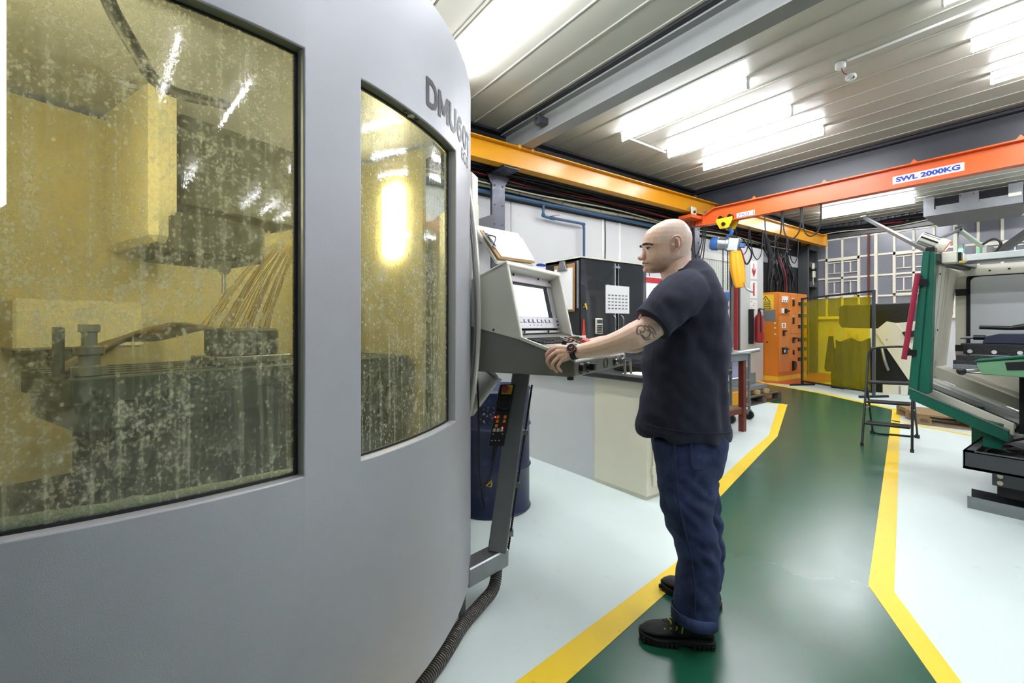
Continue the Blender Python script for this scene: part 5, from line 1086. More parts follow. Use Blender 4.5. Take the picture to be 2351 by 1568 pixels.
for k in range(18):
    s_ = V3(wq.x,wq.y,pz+.16)+(CH(-.12,-.08+.012*k,0)-CH(0,0,0)); L = .5+.05*random.random()
    MB().tube(smooth_path([s_, s_+(CH(-L*.4,-.006*k,0)-CH(0,0,0))+V3(0,0,.025-.004*k), s_+(CH(-L*.75,-.01*k,0)-CH(0,0,0))+V3(0,0,-.05), s_+(CH(-L,-.01*k,0)-CH(0,0,0))+V3(0,0,-.15)]), [.002+.0006*i for i in range(19)], 6).build('splash', cl_, t, smooth=60)
# ---- rear body, door edge and long bow handle
MB().prism([W(-.30,2.47,.12),W(-.33,3.0,.12),W(-1.0,4.2,.12),W(-2.6,4.2,.12),W(-3.2,2.6,.12),W(-2.62,1.98,.12),W(-1.58,3.58,.12),W(-.52,2.94,.12)], (0,0,1.9)).build('rear_body', 'machine_beige', root, bev=.01)
MB().prism([W(-.30,2.40,1.33),W(-.178,2.44,1.33),W(-.185,2.52,1.33),W(-.30,2.6,1.33)], (0,0,.66)).build('door_post', 'machine_beige', root, bev=.006)
tg = math.radians(57)
de = MB().hexa([cylp(tg,MR-.05,.98),cylp(tg,MR+.01,.98),cylp(tg+.05,MR+.045,.98),cylp(tg+.06,MR-.05,.98),cylp(tg,MR-.05,2.12),cylp(tg,MR+.01,2.12),cylp(tg+.05,MR+.045,2.12),cylp(tg+.06,MR-.05,2.12)]).build('door_edge', 'machine_beige', root, bev=.004)
hp = [(1066,392,2.21),(1075,430,2.2),(1084,490,2.19),(1092,560,2.18),(1097,640,2.17),(1099,720,2.17),(1097,800,2.17),(1091,870,2.18),(1082,930,2.2),(1074,962,2.21)]
hpts = smooth_path([P(*q) for q in hp], 5)
hd_ = MB().tube(hpts, .0115, 12).build('door_handle', 'handle_silver', root, smooth=60, label='long bowed chrome door handle')
MB().tube([p+W(-.018,.02,0) for p in hpts], .006, 8).build('handle_strip', 'machine_grey', hd_, smooth=60)
MB().prism([P(1066,385,2.33),P(1078,440,2.33),P(1068,480,2.33)], W(-.02,.03,0)).build('door_slot', 'machine_reveal', root)
for y in (455,615): MB().prism([P(1070,y,2.40),P(1083,y,2.40),P(1083,y+60,2.40),P(1070,y+60,2.40)], W(0,.02,0)).build('latch_recess', 'cable_white', root)
# duct drum at the foot of the console
t = thing('exhaust_duct', 'scuffed white plastic duct below the console beside the handle', 'duct', P(1090,960,2.55))
M('duct_white', '#c4c2bb', .5, var=.15, vs=8)
MB().cyl(P(1122,858,2.62), P(1062,935,2.5), .075, 24).build('duct', 'duct_white', t, smooth=40); MB().tube([P(1126,852,2.62),P(1118,864,2.62)], .082, 24).build('collar', 'steel_plate', t, smooth=40)
MB().bar(P(1108,850,2.6), P(1132,868,2.6), .05, .04).build('clamp', 'steel', t)
# ---- corrugated hose on the floor
pts = smooth_path([W(-.075,2.33,.12),W(-.09,2.24,.045),W(-.15,2.12,.03),W(-.215,1.98,.03),W(-.27,1.80,.03),W(-.325,1.66,.03),W(-.42,1.48,.03),W(-.56,1.30,.03),W(-.75,1.12,.03)], 30)
t = thing('corrugated_hose', 'grey corrugated hose on the floor along the machine foot', 'hose', pts[150])
acc = 0; cl = [0]
for a, b in zip(pts, pts[1:]): acc += (b-a).length; cl.append(acc)
fine = []; N = int(acc/.0028)
j = 0
for k in range(N+1):
    s = acc*k/N
    while j < len(cl)-2 and cl[j+1] < s: j += 1
    fine.append(pts[j].lerp(pts[j+1], (s-cl[j])/max(cl[j+1]-cl[j],1e-9)))
M('hose_grey', '#6d6a66', .3, metal=.35, var=.1)
MB().tube(fine, [.0255+.0045*(1 if (k//2)%2 else -1) for k in range(N+1)], 12).build('hose', 'hose_grey', t, smooth=30)
# ================================================================== control console on its leg
QO = (.269,1.95); QA = (.524,.852); QB = (-.857,.515)
def K(a, b, z): return W(QO[0]+QA[0]*a+QB[0]*b, QO[1]+QA[1]*a+QB[1]*b, z)
KA = W(*QA,0); KB = W(*QB,0)
root = thing('control_console', 'grey and cream machine control console with a bright screen', 'console', K(.35,.4,0))
WA = .70
low = [(0,1.118),(.012,1.112),(.55,1.112),(.55,1.343),(.2755,1.275),(.012,1.187),(0,1.178)]
MB().prism([K(0,b,z) for b, z in low], KA*WA).build('lower_housing', 'console_grey', root, bev=.006, seg=2)
MB().prism([K(.004,b,z) for b, z in [(.012,1.1875),(.2755,1.2755),(.2755,1.2785),(.012,1.1905)]], KA*(WA-.008)).build('key_deck', 'console_top', root)
MB().prism([K(-.004,b,z) for b, z in [(.0,1.180),(.2755,1.272),(.55,1.333),(.55,1.345),(.2755,1.287),(.0,1.192)]], KA*.012).build('edge_strip', 'machine_beige', root)
# hood
hs = [(.262,1.275),(.345,1.640),(.55,1.562),(.55,1.345)]
MB().prism([K(0,b,z) for b, z in hs], KA*.022).build('hood_side', 'machine_beige', root, bev=.006, seg=2)
MB().prism([K(.56,b,z) for b, z in hs], KA*.022).build('hood_side', 'machine_beige', root, bev=.006, seg=2)
MB().prism([K(.0,b,z) for b, z in [(.337,1.618),(.345,1.642),(.55,1.564),(.55,1.542)]], KA*.582).build('hood_top', 'machine_beige', root, bev=.006, seg=2)
MB().prism([K(.022,b,z) for b, z in [(.43,1.32),(.50,1.575),(.548,1.556),(.548,1.34)]], KA*.538).build('hood_filler', 'console_grey', root)
# bezel lies in a plane leaning back: lower edge b=.345,z=1.30 ; upper edge b=.41,z=1.60
S0 = Vector((.338,1.292)); S1 = Vector((.408,1.606)); SD = (S1-S0)
def BZ(a, s, off=0):     # a across, s 0..1 up the slope, off towards the operator
    q = S0+SD*s; nrm = Vector((-SD.y, SD.x)).normalized(); q = q+nrm*off; return K(a, q.x, q.y)
def bz(a0, a1, s0, s1, o0, o1, name, mat, par=None, bev=.002):
    return MB().hexa([BZ(a0,s0,o0),BZ(a1,s0,o0),BZ(a1,s1,o0),BZ(a0,s1,o0),BZ(a0,s0,o1),BZ(a1,s0,o1),BZ(a1,s1,o1),BZ(a0,s1,o1)]).build(name, mat, par or root, bev=bev)
bz(.03,.552,.02,.99,-.03,-.006,'screen_back','dark_void')
bz(.03,.552,.83,.985,-.006,.012,'bezel_top','silver'); bz(.03,.075,.27,.83,-.006,.004,'bezel_side','silver'); bz(.507,.552,.27,.83,-.006,.004,'bezel_side','silver'); bb = bz(.03,.552,.085,.27,-.006,.012,'bezel_bottom','silver'); bz(.03,.552,.01,.055,-.006,.006,'sill_strip','silver')
bz(.082,.47,.285,.80,-.006,-.003,'screen','screen')
bz(.092,.46,.3,.31,-.003,-.0025,'screen_line','silver'); bz(.475,.505,.28,.83,-.006,.0,'screen_frame','black_plastic'); bz(.075,.5,.80,.83,-.006,.002,'screen_frame','black_plastic')
for k in range(8): bz(.11+.046*k,.135+.046*k,.18,.235,.012,.017,'soft_key','silver',bb)
for k in range(4): bz(.21+.04*k,.215+.04*k,.13,.145,.012,.015,'marker','text_black',bb)
for a in (.045,.525):
    for s in (.19,.13): bz(a,a+.014,s,s+.03,.012,.017,'side_key','black_plastic',bb)
for a, s in ((.14,.94),(.40,.94),(.53,.92),(.14,.03),(.40,.03)): 
    p = BZ(a,s,.013); MB().sph(p,.006,8,6).build('screw','black_plastic',root)
# key deck: slope coordinates
def DK(a, b, h=0): z = 1.1905+(b-.012)*(1.2785-1.1905)/.2635; return K(a, b-h*.317, z+h*.948)
def key(a, b, w_, d_, h, mat, name='key', par=root):
    return MB().hexa([DK(a-w_,b-d_),DK(a+w_,b-d_),DK(a+w_,b+d_),DK(a-w_,b+d_),DK(a-w_*.8,b-d_*.8,h),DK(a+w_*.8,b-d_*.8,h),DK(a+w_*.8,b+d_*.8,h),DK(a-w_*.8,b+d_*.8,h)]).build(name, mat, par)
for r in range(5):
    for c in range(18): key(.05+.019*c+.004*r,.252-.016*r,.0075,.006,.006,'black_plastic')
for r in range(5):
    for c in range(9): key(.44+.021*c,.245-.021*r,.0082,.007,.006,'orange_key' if (c in (1,) and r < 4) or (r==4 and c in (6,7)) else 'black_plastic')
for a, b in ((.17,.135),(.27,.085)):
    p = DK(a,b); n_ = (DK(a,b,1)-p).normalized(); MB().lathe(p, [(.016,0),(.016,.008),(.012,.01),(.012,.034),(.009,.036)], 14, n_).build('knob', 'black_plastic', root, smooth=40)
for k in range(9): key(.19+.03*k,.12-.012*(k%3),.006,.004,.002,'black_plastic','legend')
p = DK(.42,.12); n_ = (DK(.42,.12,1)-p).normalized(); MB().lathe(p, [(.018,0),(.018,.015),(.032,.02),(.034,.032),(.026,.04)], 18, n_).build('stop_button', 'red_btn', root, smooth=40)
# front face: knobs, ring and key switches
for a, r, sq in ((.06,.02,0),(.135,.022,1)):
    p = K(a,0,1.150); MB().cyl(p, p-KB*.02, r, 16).build('knob', 'black_plastic', root, smooth=40)
    if sq: MB().obox(p-KB*.03, KB*.012, KA*.014, V3(0,0,.016)).build('knob_grip', 'black_plastic', root, bev=.003)
p = K(.38,-.001,1.148); MB().tube(arc(p,.026,0,2*math.pi,24,KA,(0,0,1))[:-1],.0018,5,closed=True).build('ring_mark','text_dark',root)
for a in (.52,.62):
    p = K(a,0,1.150); s_ = MB().cyl(p, p-KB*.006, .026, 18).build('key_switch', 'black_plastic', root, smooth=40); MB().cyl(p-KB*.006, p-KB*.016, .013, 14).build('barrel', 'chrome', s_, smooth=40)
    MB().obox(p-KB*.035, KB*.02, KA*.002, V3(0,0,.008)).build('switch_key', 'galv', s_); MB().bar(p-KB*.05+V3(0,0,-.005), p-KB*.05+V3(0,0,-.075)+KA*.02, .012, .004, KA).build('key_fob', 'cable_white', s_)
for a in (.065,.145): MB().box(K(a,-.001,1.121)-V3(.003,.003,0), K(a,-.001,1.121)+V3(.003,.003,.006)).build('legend', 'text_dark', root)
p = K(-.001,.415,1.315); MB().sph(p,.007,8,6).build('screw','black_plastic',root)
MB().box(K(.0,.02,1.1)-V3(.01,.01,0), K(.0,.02,1.1)+V3(.01,.01,.012)).build('underside_stud', 'black_plastic', root)
# leg
lt, le = W(.055,2.50,1.11), W(-.075,2.32,.19)
MB().bar(lt, le, .10, .095, W(1,0,0)).build('leg', 'steel_plate', root, bev=.006)
MB().bar(le+W(.022,.03,-.035), W(-.235,2.13,.165), .10, .09).build('foot_arm', 'steel', root, bev=.006)
MB().bar(W(-.222,2.03,.12), W(-.222,2.03,.0), .03, .03, W(1,0,0)).build('foot', 'steel_plate', root)
MB().hexa([K(.2,.36,1.09),K(.5,.36,1.09),K(.5,.56,1.09),K(.2,.56,1.09),K(.2,.36,1.112),K(.5,.36,1.112),K(.5,.56,1.112),K(.2,.56,1.112)]).build('leg_flange', 'black_plastic', root)
e0 = lt+W(.055,.0,-.1); e1 = le+W(.055,.0,.0)
MB().tube([e0.lerp(e1,k/140) for k in range(141)], [.0065 if k%2 else .0045 for k in range(141)], 6).build('leg_conduit', 'black_rubber', root)
for f in (.3,.62,.9): q = e0.lerp(e1,f); MB().obox(q, W(.014,0,0), W(0,.02,0), V3(0,0,.012)).build('conduit_clip', 'steel', root)
# clipboard on the hood
t = thing('hood_clipboard', 'clipboard with blank white sheets tilted on top of the console hood', 'clipboard', P(1160,598,2.3))
c4 = [P(1146,592,2.22),P(1229,603,2.56),P(1197,547,2.66),P(1101,527,2.34)]; nb = (c4[1]-c4[0]).cross(c4[3]-c4[0]).normalized()
if nb.z < 0: nb = -nb
MB().hexa([*[q-nb*.008 for q in c4], *c4]).build('board', 'clipboard', t, bev=.003)
ctr = sum(c4, V3(0,0,0))/4; s4 = [ctr+(q-ctr)*.93+(c4[1]-c4[0])*.02 for q in c4]; MB().hexa([*[q+nb*.001 for q in s4], *[q+nb*.008 for q in s4]]).build('sheets', 'paper', t, bev=.002)
bp4 = [c4[0]+V3(0,0,-.01),c4[1]+V3(0,0,-.005),P(1193,531,2.68),P(1090,510,2.34)]; MB().hexa([*[q-nb*.03 for q in bp4], *[q-nb*.012 for q in bp4]]).build('back_plate', 'machine_beige', t, bev=.004)
q = c4[0].lerp(c4[3],.55); MB().obox(q+nb*.012, (c4[3]-c4[0]).normalized()*.055, (c4[1]-c4[0]).normalized()*.018, nb*.006).build('clip', 'chrome', t, bev=.003); MB().tube(smooth_path([q+nb*.02-(c4[3]-c4[0]).normalized()*.04, q+nb*.035+(c4[1]-c4[0]).normalized()*.03, q+nb*.022+(c4[3]-c4[0]).normalized()*.03]), .0035, 6).build('clip_lever', 'black_plastic', t, smooth=60)
tag(MB().prism([P(1240,610,2.62),P(1257,612,2.62),P(1252,606,2.62),P(1242,604,2.62)], KB*.03).build('blue_marker_cap', 'text_blue', bev=.003), 'small blue cap lying on the console hood beside the clipboard', 'cap')
# hand pendant hung on the leg
pa, pb = W(.012,2.41,1.03), W(-.050,2.315,.71)
ex = W(1,.1,0).normalized(); up_ = (pa-pb).normalized(); fw = ex.cross(up_).normalized()
if fw.dot(W(0,-1,0)) < 0: fw = -fw
t = thing('hand_pendant', 'black handwheel pendant with orange keys hung on the console leg', 'pendant', pb)
cc = (pa+pb)/2-ex*.035+fw*.03
MB().obox(cc, ex*.042, up_*.16, fw*.022).build('body', 'black_plastic', t, bev=.01, seg=2)
MB().obox(cc+up_*.128+fw*.023, ex*.026, up_*.024, fw*.003).build('stop_plate', 'yellow_paint', t); q = cc+up_*.128+fw*.026
MB().lathe(q, [(.014,0),(.014,.018),(.013,.02),(.019,.024),(.019,.036),(.013,.041)], 16, fw-ex*.4).build('stop_button', 'red_paint', t, smooth=40)
q = cc+up_*.06+fw*.022-ex*.006; hw = MB().lathe(q, [(.034,0),(.036,.004),(.036,.026),(.032,.03)], 28, fw).build('handwheel', 'black_rubber', t, smooth=40)
for k in range(24): a = 2*math.pi*k/24; MB().bar(q+(ex*math.cos(a)+up_*math.sin(a))*.036+fw*.004, q+(ex*math.cos(a)+up_*math.sin(a))*.036+fw*.026, .004, .004, ex).build('rib', 'black_plastic', hw)
for k in range(4): a = math.pi/4+math.pi/2*k; MB().cyl(q+(ex*math.cos(a)+up_*math.sin(a))*.018+fw*.0302, q+(ex*math.cos(a)+up_*math.sin(a))*.018+fw*.031, .009, 12).build('finger_hole', 'dark_void', hw)
for k, (x, y) in enumerate([(-.02,-.0),(-.02,-.022),(-.02,-.044),(.016,-.0),(.016,-.022)]): MB().obox(cc+ex*x+up_*(y-.012)+fw*.023, ex*.007, up_*.008, fw*.003).build('key', 'orange_key', t, bev=.001)
for k in range(3): MB().obox(cc+ex*(-.026+.019*k)+up_*-.078+fw*.023, ex*.007, up_*.008, fw*.003).build('key', 'cable_white', t, bev=.001)
for x, y in ((-.028,-.098),(.02,-.098),(-.028,-.13),(-.01,-.13),(.008,-.13)): MB().obox(cc+ex*x+up_*y+fw*.0222, ex*.003, up_*.002, fw*.001).build('mark', 'sign_white', t)
for x, y in ((-.034,-.012),(.012,-.066)): MB().sph(cc+ex*x+up_*y+fw*.023, .0035, 6, 4).build('indicator', M('led_red','#ff4050',.3,em='#ff2030',es=2), t)
MB().tube([cc-up_*.16, cc-up_*.20, cc-up_*.235], [.013,.014,.010], 10).build('plug', 'black_rubber', t, smooth=40)
cq = cc-up_*.235; MB().tube(smooth_path([cq, cq-up_*.06, cq-up_*.11-ex*.02, cq-up_*.14-ex*.05, W(-.14,2.28,.42), W(-.165,2.3,.6), W(-.17,2.32,.9), W(-.18,2.34,1.08)], 8), .005, 6).build('cable', 'black_rubber', t, smooth=60)
MB().tube([cq-up_*.09+ex*.012, cq-up_*.115-ex*.012, cq-up_*.12+ex*.012, cq-up_*.1+ex*.014], .0035, 6).build('cable_clip', 'yellow_paint', t)
# ================================================================== the man at the console
def organic(mb, voxel, it, fac=.5):
    me = mb.mesh('tmp'); o = bpy.data.objects.new('tmp', me); COL.objects.link(o)
    r = o.modifiers.new('r', 'REMESH'); r.mode = 'VOXEL'; r.voxel_size = voxel
    if it: s = o.modifiers.new('s', 'SMOOTH'); s.iterations = it; s.factor = fac
    dg = bpy.context.evaluated_depsgraph_get(); e = o.evaluated_get(dg); m2 = e.to_mesh()
    out = MB(); out.v = [v.co.copy() for v in m2.vertices]; out.f = [tuple(p.vertices) for p in m2.polygons]; nrm = [v.normal.copy() for v in m2.vertices]
    e.to_mesh_clear(); bpy.data.objects.remove(o); bpy.data.meshes.remove(me); out.n = nrm; return out
def Lx(x, d): return (x-CX)/FPX*d
def Zy(y, d): return EYE-(y-HORIZON)/FPX*d
def slice_ring(xf, xb, y, d, hw, n=28, e=2.0, zt=0, da=0):      # a level ring between a front and a back outline point; hw = half width across
    a, b = Lx(xf,d), Lx(xb,d); c, h = (a+b)/2, (b-a)/2; z = Zy(y,d); r = []
    for k in range(n):
        t = 2*math.pi*k/n; ct, st = math.cos(t), math.sin(t)
        px = h*math.copysign(abs(ct)**(2/e), ct); py = hw*math.copysign(abs(st)**(2/e), st)
        r.append(W(c+px, d+da+py, z+zt*px))
    return r
def chain(pts, n=14):           # pts (x,y,d,r): a tapering limb
    out = MB(); out.tube(smooth_path([P(x,y,d) for x,y,d,r in pts],4), [r_ for r_ in lerp_r([p[3] for p in pts],4)], n); return out
def lerp_r(rs, n):
    out = []
    for i in range(len(rs)-1): out += [rs[i]+(rs[i+1]-rs[i])*k/n for k in range(n)]
    return out+[rs[-1]]
man = thing('person', 'bald man in a navy t-shirt and jeans operating the console', 'person', W(.77,2.03,0))
D0 = 2.03
def hx(c): return 1450+c/9.2235
def hy(c): return 490+c/9.2235
# ---- skin: head, neck, arms and hands as one surface
sk = MB()
head = [(130,790,940,.012),(148,690,1010,.032),(195,590,1092,.050),(265,460,1160,.063),(350,350,1214,.071),(450,282,1254,.0765),(550,248,1266,.079),(640,236,1256,.079),(690,230,1247,.078),(735,262,1238,.0755),(790,280,1232,.074),(870,285,1228,.072),(950,275,1225,.070),(1000,255,1180,.067),(1040,252,1080,.063),(1080,256,1000,.060),(1115,280,940,.057),(1150,290,880,.053),(1195,274,800,.046),(1230,290,720,.036),(1255,330,640,.02)]
sk.loft([slice_ring(hx(a),hx(b),hy(c),D0,w_,32,2.15) for c,a,b,w_ in head])
neck = [(760,700,1225,.058),(900,640,1226,.060),(1050,600,1245,.062),(1180,600,1300,.066),(1300,640,1400,.078),(1420,680,1470,.10)]
sk.loft([slice_ring(hx(a),hx(b),hy(c),D0,w_,28,2.1) for c,a,b,w_ in neck])
def hp(cx_, cy_, off): d = D0+off; q = P(hx(cx_),hy(cy_),D0); return W(Lx(hx(cx_),D0), d, Zy(hy(cy_),D0))
def ell(c, r): sk.sph(c, r, 16, 12, (W(1,0,0),W(0,1,0),V3(0,0,1)))
# nose
nose = [(735,255,.008),(800,232,.0095),(860,200,.012),(910,172,.015),(945,157,.0165),(975,172,.0165)]
sk.loft([[W(Lx(hx(a),D0)+(.035 if k > 5 else 0)*0+.0*k, D0, 0)*0+W(Lx(hx(a),D0)+(1-math.cos(t))*.014, D0+w_*math.sin(t), Zy(hy(c),D0)) for k, t in enumerate([2*math.pi*j/12 for j in range(12)])] for c,a,w_ in nose])
for s in (-1,1): ell(hp(215,958,s*.0125), (.010,.007,.0075))
ell(hp(165,945,0), (.0085,.0095,.0085))
ell(hp(262,1040,0), (.008,.017,.0055)); ell(hp(270,1092,0), (.009,.017,.0065)); ell(hp(300,1190,0), (.012,.02,.013))
for s in (-1,1):
    ell(hp(280,676,s*.022), (.013,.022,.0065)); ell(hp(700,1080,s*.042), (.034,.013,.024)); ell(hp(345,768,s*.0285), (.014,.0095,.0085))
    y_ = s*.078
    sk.tube(smooth_path([hp(742,860,y_*.99),hp(725,780,y_),hp(715,680,y_*1.02),hp(735,600,y_*1.10),hp(800,562,y_*1.18),hp(870,600,y_*1.24),hp(890,700,y_*1.24),hp(870,790,y_*1.16),hp(815,850,y_*1.08),hp(755,875,y_*1.02)],4), [.0035+.0022*math.sin(math.pi*i/36) for i in range(37)], 8)
    sk.sph(hp(810,715,y_*1.0), (.014,.010,.027), 14, 10, (W(1,0,0),W(0,1,0),V3(0,0,1)))
    sk.tube([hp(745,790,y_*1.06),hp(735,720,y_*1.08)], .005, 8)
# near arm
ARM = [(1552,690,1.86,.05),(1530,722,1.83,.053),(1492,752,1.815,.055),(1456,771,1.815,.054),(1425,784,1.83,.047),(1385,796,1.86,.040),(1348,804,1.895,.034),(1322,808,1.92,.0285),(1306,808,1.935,.029)]
sk.v += []; a_ = chain(ARM, 16); sk.add(a_.v, a_.f)
FAR = [(1552,690,2.2,.05),(1510,740,2.23,.052),(1466,786,2.27,.047),(1430,790,2.30,.042),(1395,786,2.33,.037),(1366,788,2.36,.03),(1352,792,2.37,.028)]
a_ = chain(FAR, 16); sk.add(a_.v, a_.f)
def fing(pts): a_ = chain(pts, 10); sk.add(a_.v, a_.f); e = pts[-1]; sk.sph(P(e[0],e[1],e[2]), e[3], 8, 6)
wr = (1308,808,1.933)
F4 = [[(1278,799,1.968,.0092),(1265,804,1.972,.0082),(1255.5,813,1.978,.0078),(1256,822,1.986,.007),(1259,829,1.99,.006)],
      [(1277,809,1.956,.0096),(1264,817,1.957,.0084),(1256.5,828,1.964,.0082),(1260.5,838,1.977,.0074),(1266.5,846,1.983,.0062)],
      [(1283,819,1.948,.0093),(1273.5,828,1.946,.0082),(1267.5,838,1.951,.008),(1272.5,847,1.963,.0072),(1279,854,1.97,.006)],
      [(1291,826,1.940,.0083),(1285,834,1.937,.0073),(1281,842,1.94,.007),(1284.5,848,1.95,.0064),(1289,853,1.957,.0054)]]
for f in F4:
    fing(f); m0 = f[0]; a_ = chain([(wr[0]+2,wr[1]+(m0[1]-812)*.55,wr[2]+.004,.017),((wr[0]+m0[0])/2,(wr[1]+(m0[1]-812)*.55+m0[1])/2,(wr[2]+m0[2])/2-.001,.0165),m0[:3]+(.0118,)], 10); sk.add(a_.v, a_.f)
fing([(1300,801,1.955,.0155),(1288,797,1.985,.0125),(1276,796.5,2.0,.0105),(1264,800,2.005,.0082)])
sk.sph(P(1293,812,1.957), (.024,.018,.019), 12, 10, (W(1,0,0),W(0,1,0),V3(0,0,1)))
sk.sph(P(1340,795,2.38), (.036,.03,.015), 12, 10, (W(1,0,0),W(0,1,0),V3(0,0,1)))
for k in range(4): fing([(1336-1*k,794+1.2*k,2.36+.02*k,.0095),(1322-k,794+k,2.37+.021*k,.0085),(1313,799+k,2.375+.022*k,.0075),(1309,804+k,2.38+.022*k,.0065)])
fing([(1345,800,2.35,.012),(1332,803,2.34,.0095),(1322,806,2.345,.0078)])
sko = organic(sk, .0021, 3, .45)
body = sko.build('body', None, man, smooth=180)
# pigment: shaved scalp, stubble, knuckles, tattoo; painted shade in the ear hollow
def skin_mat():
    m = bpy.data.materials.new('skin'); m.use_nodes = True; nt = m.node_tree; nd, lk = nt.nodes, nt.links; b = nd['Principled BSDF']
    at = nd.new('ShaderNodeAttribute'); at.attribute_name = 'tint'
    tc = nd.new('ShaderNodeTexCoord'); n = nd.new('ShaderNodeTexNoise'); n.inputs['Scale'].default_value = 45; n.inputs['Detail'].default_value = 6; lk.new(tc.outputs['Object'], n.inputs['Vector'])
    mr = nd.new('ShaderNodeMapRange'); mr.inputs['To Min'].default_value = .86; mr.inputs['To Max'].default_value = 1.1; lk.new(n.outputs['Fac'], mr.inputs[0])
    mx = nd.new('ShaderNodeMix'); mx.data_type = 'RGBA'; mx.blend_type = 'MULTIPLY'; mx.inputs['Factor'].default_value = 1; lk.new(at.outputs['Color'], mx.inputs['A']); lk.new(mr.outputs[0], mx.inputs['B']); lk.new(mx.outputs['Result'], b.inputs['Base Color'])
    b.inputs['Roughness'].default_value = .36; b.inputs['Subsurface Weight'].default_value = .12; b.inputs['Subsurface Radius'].default_value = (.01,.004,.002); b.inputs['Subsurface Scale'].default_value = .6
    n2 = nd.new('ShaderNodeTexNoise'); n2.inputs['Scale'].default_value = 300; lk.new(tc.outputs['Object'], n2.inputs['Vector']); bp = nd.new('ShaderNodeBump'); bp.inputs['Strength'].default_value = .12; bp.inputs['Distance'].default_value = .002; lk.new(n2.outputs['Fac'], bp.inputs['Height']); lk.new(bp.outputs[0], b.inputs['Normal'])
    MT['skin'] = m; return m
body.data.materials.append(skin_mat())
ca = body.data.color_attributes.new('tint', 'FLOAT_COLOR', 'POINT')
SKN, SCALP, BEARD, TAT, RED = map(Vector, (lin('#f4cfbc'), lin('#d6c2b2'), lin('#c69f89'), lin('#4c4440'), lin('#d39883')))
def sstep(a, b, x): t = min(max((x-a)/(b-a),0),1); return t*t*(3-2*t)
TL = [[(1462,757),(1465,750),(1472,748),(1478,750),(1481,757),(1476,763),(1470,760)],[(1480,747),(1488,752),(1493,762),(1490,772),(1482,776),(1475,770)],[(1490,748),(1500,756),(1506,768)],[(1470,765),(1474,772),(1482,780),(1492,778)],[(1486,758),(1498,764),(1502,775)],[(1463,757),(1462,764),(1466,768)]]
TLS = [smooth_path([(x,y,0) for x,y in l],6) for l in TL]
for i, v in enumerate(sko.v):
    l = CY*v.x-SY*v.y; f = SY*v.x+CY*v.y; sx = CX+l/f*FPX; sy = HORIZON-(v.z-EYE)/f*FPX; c = SKN.copy()
    if v.z > 1.5 and f > 1.93 and f < 2.14:
        lx_ = CX+l/D0*FPX; ly = HORIZON-(v.z-EYE)/D0*FPX; cx_, cy_ = (lx_-1450)*9.2235, (ly-490)*9.2235
        hair = sstep(430,640,cx_+.25*(cy_-400))*(1-sstep(880,1000,cy_))*sstep(150,330,cy_)*(1 if cx_ > 900 or cy_ < 640 else sstep(700,640,cy_))
        c = c.lerp(SCALP, hair*.8)
        bd = sstep(850,1050,cy_)*sstep(800,560,cx_)*sstep(1290,1240,cy_)*sstep(230,300,cx_)
        c = c.lerp(BEARD, bd*.7)
        if abs(cy_-1066) < 14 and cx_ < 330: c = Vector(lin('#8a5148'))
        if 140 < cx_ < 290 and 900 < cy_ < 1000: c = c.lerp(RED,.6)
        if 700 < cx_ < 920 and 540 < cy_ < 900 and abs(f-D0) > .075: c = c.lerp(RED,.45)
        if 775 < cx_ < 850 and 600 < cy_ < 800 and .074 < abs(f-D0) < .088: c = c*.55  # ear hollow darkened: its shade put into the skin colour
    elif f < 2.0:
        if 1455 < sx < 1515 and 742 < sy < 786 and f < 1.80:
            dm = min((Vector((sx,sy,0))-q).length for s_ in TLS for q in s_)
            c = c.lerp(TAT, .85*sstep(2.6,1.0,dm)); c = c.lerp(TAT, .25*sstep(1470,1490,sx))
        if sx < 1300: c = c.lerp(RED, .45*sstep(1300,1262,sx))
    ca.data[i].color = (*c, 1)
M('eye_white', '#d8cfc8', .2); M('hair_dark', '#3b2a22', .8)
for s in (-1,1):
    e_ = MB().sph(hp(318,768,s*.0335), (.0085,.0062,.0052), 12, 10, (W(1,0,0),W(0,1,0),V3(0,0,1))).build('eye', 'eye_white', man, smooth=60); MB().sph(hp(296,768,s*.0345), (.0042,.0052,.0045), 10, 8, (W(1,0,0),W(0,1,0),V3(0,0,1))).build('iris', 'hair_dark', e_, smooth=60)
    MB().tube(smooth_path([hp(222,672,s*.012),hp(226,676,s*.024),hp(252,674,s*.0365),hp(305,684,s*.049),hp(365,708,s*.058)],4), [.0034+.0022*math.sin(math.pi*min(i/12,1)) for i in range(17)], 8).build('eyebrow', 'hair_dark', man, smooth=60)
    MB().tube(smooth_path([hp(268,748,s*.028),hp(295,747,s*.036),hp(330,754,s*.0405),hp(358,770,s*.0415)],4), .0016, 6).build('eyelid', 'hair_dark', man, smooth=60)
# ---- t-shirt
sh = MB()
tor = [(600,1562,1606,.05),(612,1550,1613,.095),(632,1530,1624,.165),(660,1515,1635,.205),(695,1502,1648,.215),(740,1491,1657,.208),(780,1485,1661,.195),(820,1482,1663,.186),(870,1478,1662,.18),(920,1474,1661,.18),(960,1471,1664,.184),(985,1468,1666,.187),(998,1470,1663,.187)]
sh.loft([slice_ring(a,b,c,D0,w_,36,2.25,zt=(-.06 if c > 900 else (.25 if c < 620 else (.12 if c < 640 else 0)))) for c,a,b,w_ in tor])
SLV = [(1600,668,1.97,.10),(1572,676,1.89,.102),(1545,694,1.845,.095),(1518,722,1.82,.083),(1497,744,1.808,.078)]
SLF = [(1600,668,2.09,.10),(1572,676,2.17,.10),(1545,694,2.2,.092),(1515,728,2.22,.08),(1490,762,2.24,.074)]
for s_ in (SLV,SLF): a_ = chain(s_, 18); sh.add(a_.v, a_.f)
sho = organic(sh, .0065, 3, .5)
